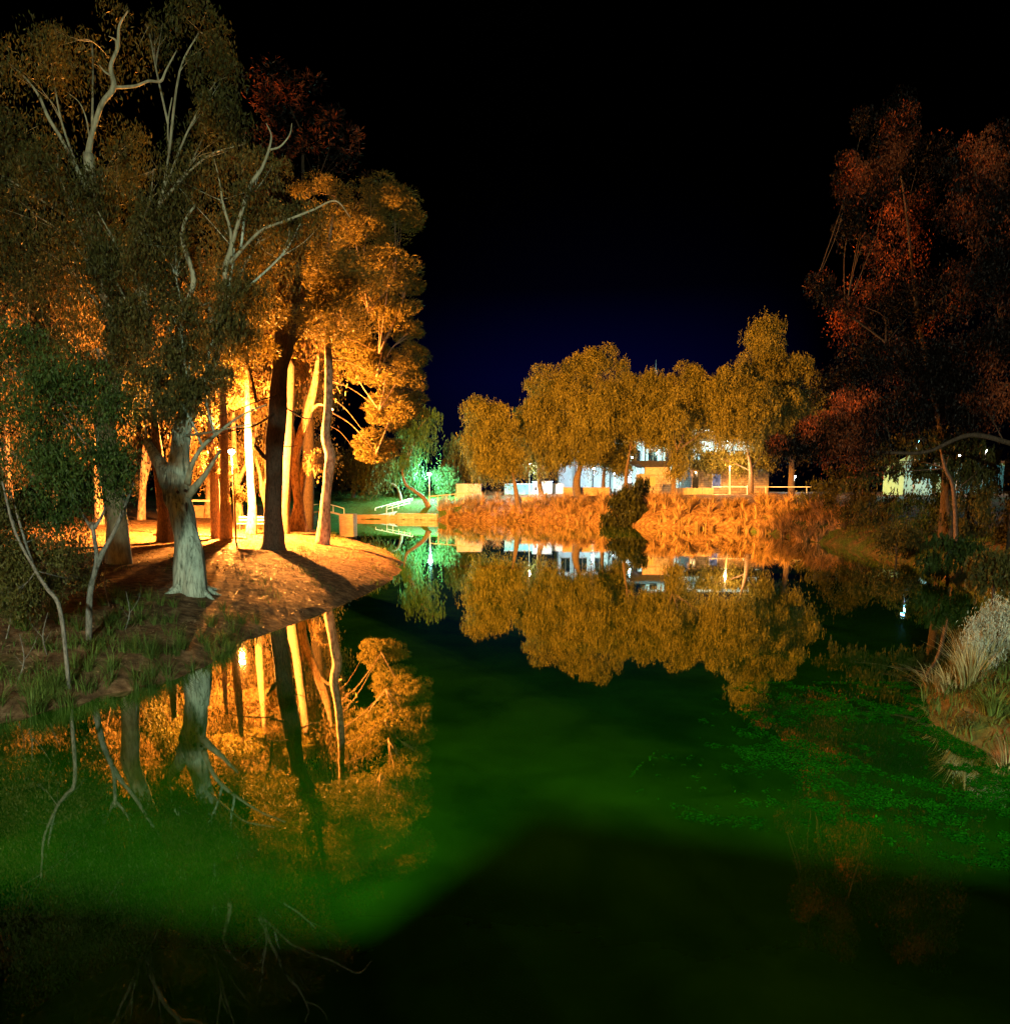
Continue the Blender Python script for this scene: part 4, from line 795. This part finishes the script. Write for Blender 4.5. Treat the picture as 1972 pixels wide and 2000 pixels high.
# low walls and sheds
def building(name, label, cat, x0, x1, y0, y1, Y, depth, wall, roof=None, rt=.14, over=.2, roof_mat='roof'):
    a = W(x0, y0, Y); b_ = W(x1, y1, Y); root = empty(name, ((a.x + b_.x) / 2, Y, b_.z)); tag(root, label, cat)
    zb = min(b_.z, hz((a.x + b_.x) / 2, Y)) - .2
    MB().box(a.x, b_.x, Y, Y + depth, zb, a.z).build('wall', M[wall], root)
    if roof == 'flat': MB().box(a.x - over, b_.x + over, Y - over, Y + depth + over, a.z + .003, a.z + rt).build('roof', M[roof_mat], root)
    return root, a, b_
building('block_store', 'plain tan block store above the bank railing', 'shed', 891, 939, 946, 966, 116, 3, 'tan_paint', 'flat', .08, .05, 'concrete')
r_, a, b_ = building('service_shed', 'white service shed with a small dark opening beside the teal wall', 'shed', 1041, 1078, 941, 969, 117, 3, 'white_paint', 'flat', .1, .12, 'white_paint')
d0 = W(1044, 951, 117); d1 = W(1048, 958, 117); MB().box(d0.x, d1.x, 116.96, 117.0, d1.z, d0.z).build('opening', M['glass_dark'], r_)
r_, a, b_ = building('teal_wall', 'long teal painted wall with a white coping behind the slanting trunk', 'wall', 985, 1040.6, 946, 966, 118, .4, 'teal_paint', 'flat', .12, .08, 'white_paint')
r_, a, b_ = building('white_wall', 'low white wall running right of the service shed', 'wall', 1078.5, 1100, 944, 966, 118, .4, 'white_paint')
for nm, lab, x0, x1, y0, y1, Y, mt in [('retaining_wall', 'low pinkish brick retaining wall below the splayed trunk', 1100, 1190, 953, 970, 109, 'brick'), ('stone_kerb_wall', 'long low orange kerb wall under the service shed', 1008, 1066, 972, 977, 107, 'brick')]:
    building(nm, lab, 'wall', x0, x1, y0, y1, Y, .35, mt, 'flat', .08, .04, 'brick')
# timber palings
pf = empty('paling_fence', W(1350, 975, 101)); tag(pf, 'orange-lit timber paling fence in front of the brick hut', 'fence')
rr_ = np.random.RandomState(5); x = 1316.0
while x < 1391:
    if not (1368 < x < 1372):
        wpx = rr_.uniform(1.9, 2.4); a = W(x, 953 + rr_.uniform(-.6, .6), 101); b_ = W(x + wpx - .25, 975, 101)
        MB().box(a.x, b_.x, 101, 101.03, b_.z - .5, a.z).build('paling', M['timber'], pf)
    x += 2.25
a, b_ = W(1315, 958, 101), W(1391, 960, 101); MB().box(a.x, b_.x, 101.032, 101.08, b_.z, a.z).build('rail', M['timber'], pf)
# pipe fence
pf = empty('pipe_fence', W(1425, 972, 99)); tag(pf, 'orange-lit pipe rail fence with tall white post in front of the brick hut', 'fence')
for y_ in (951, 966):
    MB().tube([W(1391, y_, 99), W(1495, y_, 99)], .045, 6, sub=1).build('rail', M['white_paint'], pf)
MB().tube([W(1495, 951, 99), W(1585, 951, 96)], .04, 6, sub=1).build('rail', M['white_paint'], pf)
for x_, yt, r0 in ((1425, 918, .09), (1459, 948, .07), (1495, 950, .06), (1575, 950, .05)):
    MB().tube([W(x_, yt, 98.9), W(x_, 974, 98.9)], r0, 8, sub=1).build('post', M['white_paint'], pf)
lp_ = W(1425, 911, 98.9); lamp_post(tuple(lp_), W(1425, 974, 98.9).z, (1.0, .55, .22), 2600, 'small warm lamp added on the tall white post to light the brick hut', r=.03, emis=12, globe=.12, lo=(0, 0, 0))  # lamp added to brighten the hut wall and blue door
# brick hut with blue door
r_, a, b_ = building('brick_hut', 'rough brick hut with a bright blue door behind the pipe fence', 'hut', 1352, 1500, 918, 958, 108, 7, 'rough_stone')
rf = MB(); za = W(1352, 918, 108).z; x0, x1 = a.x - .5, b_.x + .5
rf.add([(x0, 107.4, za), (x1, 107.4, za), (x1, 111.5, za + 1.3), (x0, 111.5, za + 1.3), (x0, 115.6, za), (x1, 115.6, za), (x0, 107.4, za + .12), (x1, 107.4, za + .12), (x1, 111.5, za + 1.42), (x0, 111.5, za + 1.42), (x0, 115.6, za + .12), (x1, 115.6, za + .12)],
       [(0, 1, 2, 3), (3, 2, 5, 4), (6, 9, 8, 7), (9, 10, 11, 8), (0, 6, 7, 1), (4, 5, 11, 10), (0, 3, 9, 6), (3, 4, 10, 9), (1, 7, 8, 2), (2, 8, 11, 5)])
rf.build('roof', M['roof'], r_)
d0, d1 = W(1391.5, 926, 107.9), W(1406, 953, 107.9); dd = MB().box(d0.x, d1.x, 107.9, 107.995, d1.z, d0.z).build('door', M['blue_paint'], r_)
MB().box(d0.x - .08, d0.x - .003, 107.86, 107.995, d1.z, d0.z + .08).box(d1.x + .003, d1.x + .08, 107.86, 107.995, d1.z, d0.z + .08).build('door_frame', M['white_paint'], r_)
for xa, xb, nm, mt in ((1353, 1363, 'window', 'glass_dark'), (1408, 1424, 'smooth_brick_panel', 'brick')):
    p0, p1 = W(xa, 921, 107.95), W(xb, 957, 107.95); MB().box(p0.x, p1.x, 107.93, 107.995, p1.z, p0.z).build(nm, M[mt], r_)
# kiosk with upturned dark roof
ks = empty('kiosk', W(1283, 955, 104)); tag(ks, 'dark roofed kiosk with reddish brick gable under the weeping trees', 'kiosk')
p0, p1 = W(1252, 913, 104), W(1318, 956, 104)
MB().box(p0.x, p1.x, 104, 108, p1.z - .6, p0.z - .8).build('wall', M['rough_stone'], ks)
g0, g1 = W(1260, 912, 103.7), W(1308, 927, 103.7); MB().box(g0.x, g1.x, 103.7, 103.99, g1.z, g0.z).build('gable_panel', M['brick'], ks)
r0, r1 = W(1238, 900, 103), W(1328, 912, 103); m_ = MB()
m_.add([(r0.x, 102.6, r0.z), (r1.x, 102.6, r0.z), (r1.x, 109, r0.z), (r0.x, 109, r0.z), (r0.x + 1.3, 103.5, r1.z), (r1.x - 1.3, 103.5, r1.z), (r1.x - 1.3, 108, r1.z), (r0.x + 1.3, 108, r1.z)],
       [(3, 2, 1, 0)[::-1], (4, 5, 6, 7)[::-1], (0, 1, 5, 4), (1, 2, 6, 5), (2, 3, 7, 6), (3, 0, 4, 7)]); m_.build('roof', M['dark_metal'], ks)
w0, w1 = W(1268, 932, 103.9), W(1280, 948, 103.9); MB().box(w0.x, w1.x, 103.92, 103.995, w1.z, w0.z).build('window', M['timber'], ks)
# floodlit white pavilion behind the trees
pv = empty('pavilion', W(1400, 940, 146)); tag(pv, 'long white floodlit pavilion behind the weeping trees', 'pavilion')
p0, p1 = W(1090, 862, 146), W(1490, 955, 146); MB().box(p0.x, p1.x, 146, 154, p1.z - 2, p0.z).build('wall', M['white_paint'], pv)
MB().box(p0.x - .6, p1.x + .6, 144.6, 155, p0.z + .003, p0.z + .35).build('roof', M['roof'], pv)
u0, u1 = W(1270, 838, 146), W(1480, 861, 146); MB().box(u0.x, u1.x, 146.5, 153, p0.z + .353, u0.z).build('upper_storey', M['white_paint'], pv)
for i in range(12):
    xx = p0.x + (p1.x - p0.x) * (i + .5) / 12; wn = MB().box(xx - .8, xx + .8, 145.93, 145.995, p0.z - 4.2, p0.z - 1.6).build('window', M['glass_dark'], pv)
    MB().box(xx - .04, xx + .04, 145.88, 145.927, p0.z - 4.2, p0.z - 1.6).box(xx - .9, xx + .9, 145.85, 145.927, p0.z - 4.32, p0.z - 4.203).build('window_frame', M['tan_paint'], wn)
for i in range(13):
    xx = p0.x + (p1.x - p0.x) * i / 12; MB().box(xx - .12, xx + .12, 144.8, 145.04, p1.z - 1.5, p0.z).build('post', M['dark_metal'], pv)
for i in range(7):
    xx = u0.x + (u1.x - u0.x) * (i + .5) / 7; MB().box(xx - .7, xx + .7, 146.43, 146.495, u0.z - 1.5, u0.z - .5).build('window', M['glass_dark'], pv)
def flood(px, py, Y, watts, label, col=(.42, .78, 1.0), base_h=3.0, r=.2):
    p = W(px, py, Y); lamp_post(tuple(p), base_h, col, watts, label, 'flood_light', r=.06, emis=40, globe=r, group='cold white lights around the pavilion')
flood(1234, 893, 128, 3385, 'bluish white flood light at the corner of the kiosk roof')
flood(1330, 868, 136, 4514, 'white flood light hidden behind the trees right of the kiosk', (.50, 1, .85))
flood(1420, 862, 138, 4138, 'flood light behind the tree above the brick hut', (.62, 1, .88))
flood(1160, 915, 134, 2633, 'white flood light behind the splayed trunk', (.6, .8, 1))
flood(1200, 925, 130, 1881, 'white flood light low between the trunks left of the kiosk', (.5, .65, 1))
flood(1552, 931, 118, 1155, 'blue-white lamp low among the shrubs right of the hut', (.75, .88, 1.0))
# glowing doorway left of the kiosk
dm = emis_mat('lit_panel', (.62, .84, 1.0), 2.6)
ld_ = empty('light_box', W(1227, 945, 120)); tag(ld_, 'tall glowing white panel standing left of the kiosk', 'lit sign')
p0, p1 = W(1220, 918, 120), W(1233, 943, 120); MB().box(p0.x, p1.x, 120, 120.25, p1.z, p0.z).build('panel', dm, ld_)
MB().box(p0.x - .12, p1.x + .12, 120.02, 120.3, p1.z - 1.6, p1.z - .003).build('plinth', M['dark_metal'], ld_)
# radio mast
ms = W(1281, 702, 170); mast = empty('mast', (ms.x, 170, 3.6)); tag(mast, 'slim pale mast standing up between the weeping tree tops', 'mast')
MB().tube([(ms.x, 170, 3), (ms.x, 170, ms.z - 3), (ms.x, 170, ms.z)], [.22, .18, .06], 8, sub=1).build('pole', M['white_paint'], mast, True)
MB().box(ms.x - .35, ms.x + .35, 169.9, 170.1, ms.z - 4.2, ms.z - 2.2).build('antenna_panel', M['white_paint'], mast)
# right: marquee seen through the trees, cyan light painted into its cloth
mq = empty('marquee', W(1800, 930, 92)); tag(mq, 'marquee painted with cyan light seen through the trees of the right bank', 'marquee')
a, b_, c_ = W(1765, 935, 92), W(1822, 925, 92), W(1800, 886, 92)
mm = MB(); mm.add([(a.x, 92, 2), (b_.x, 92, 2), (b_.x, 97, 2), (a.x, 97, 2), (a.x, 92, b_.z + .6), (b_.x, 92, b_.z + .6), (b_.x, 97, b_.z + .6), (a.x, 97, b_.z + .6)], [(0, 1, 5, 4), (1, 2, 6, 5), (2, 3, 7, 6), (3, 0, 4, 7)]); mm.build('side_cloth', M['teal_paint'], mq)
mm = MB(); mm.add([(a.x - .3, 91.7, b_.z + .6), (b_.x + .3, 91.7, b_.z + .6), (b_.x + .3, 97.3, b_.z + .6), (a.x - .3, 97.3, b_.z + .6), (c_.x, 94.5, c_.z)], [(0, 1, 4), (1, 2, 4), (2, 3, 4), (3, 0, 4), (3, 2, 1, 0)]); mm.build('roof', M['teal_paint'], mq)
flood(1790, 862, 84, 1500, 'cyan-white lamp in front of the marquee on the right bank', (.18, .7, 1), 2.5, .25)
flood(1872, 890, 90, 500, 'violet-white lamp right of the marquee', (.85, .85, 1), 2.5)
flood(1925, 880, 95, 500, 'pale green-white lamp behind the hanging leaves at the far right', (.85, 1, .85), 2.5)
sr = empty('club_house', W(1930, 930, 104)); tag(sr, 'low pale teal building behind the far right trees', 'building')
p0, p1 = W(1880, 905, 104), W(1960, 930, 104); MB().box(p0.x, p1.x, 104, 110, 2, p0.z).build('wall', M['teal_paint'], sr); MB().box(p0.x - .4, p1.x + .4, 103.5, 110.5, p0.z + .003, p0.z + .3).build('roof', M['roof'], sr)
# left bank furniture
bn = empty('park_bench', base(495, 55, 0)); tag(bn, 'pale slatted park bench just behind the white lit trunk', 'bench')
g0 = bn.location.z; x0, x1 = X_at(464, 55, g0), X_at(522, 55, g0)
MB().box(x0, x1, 54.9, 55.35, g0 + .42, g0 + .48).build('seat', M['white_paint'], bn)
MB().box(x0, x1, 55.4, 55.45, g0 + .62, g0 + .74).box(x0, x1, 55.42, 55.47, g0 + .82, g0 + .94).build('backrest', M['white_paint'], bn)
for xx in (x0 + .15, x1 - .2):
    MB().box(xx, xx + .07, 54.95, 55.398, g0 - .1, g0 + .417).build('leg', M['dark_metal'], bn)
df = empty('drinking_fountain', base(318, 50, 0)); tag(df, 'white drinking fountain pillar glowing left of the grey gum', 'fountain')
g = df.location; MB().tube([(g.x, g.y, g.z - .1), (g.x, g.y, g.z + .55), (g.x, g.y, g.z + .8), (g.x, g.y, g.z + 1.25)], [.34, .30, .2, .2], 12, sub=3).build('pillar', M['white_paint'], df, True)
MB().ball((g.x, g.y, g.z + 1.4), .28, .6).build('bowl', M['white_paint'], df, True)
pw = empty('picnic_shelter', base(395, 72, 0)); tag(pw, 'low pink-lit shelter with flat roof between grey gum and brown trunks', 'shelter')
g0 = pw.location.z; x0, x1 = X_at(360, 72, g0), X_at(412, 72, g0)
MB().box(x0, x1, 72, 74, g0 - .2, g0 + 1.1).build('wall', M['brick'], pw); MB().box(x0 - .3, x1 + .3, 71.6, 74.4, g0 + 1.45, g0 + 1.62).build('roof', M['white_paint'], pw)
for xx in (x0, x1 - .12): MB().box(xx, xx + .12, 71.9, 71.997, g0 - .1, g0 + 1.447).build('post', M['dark_metal'], pw)
rng = np.random.RandomState(77)
for lab, p0, p1, r0 in (('fallen log lying along the edge of the bright ground', (300, 47), (425, 46.4), .09), ('short fallen branch on the bright ground near the sapling', (455, 45.6), (482, 45.2), .08)):
    a, b_ = base(*p0, sink=-.05), base(*p1, sink=-.05); o = MB().tube([a, a.lerp(b_, .5) + Vector((0, .15, .02)), b_], [r0, r0 * .8, r0 * .5], 8, .15, rng).build('fallen_log', M['bark_pale'], None, True); tag(o, lab, 'log')
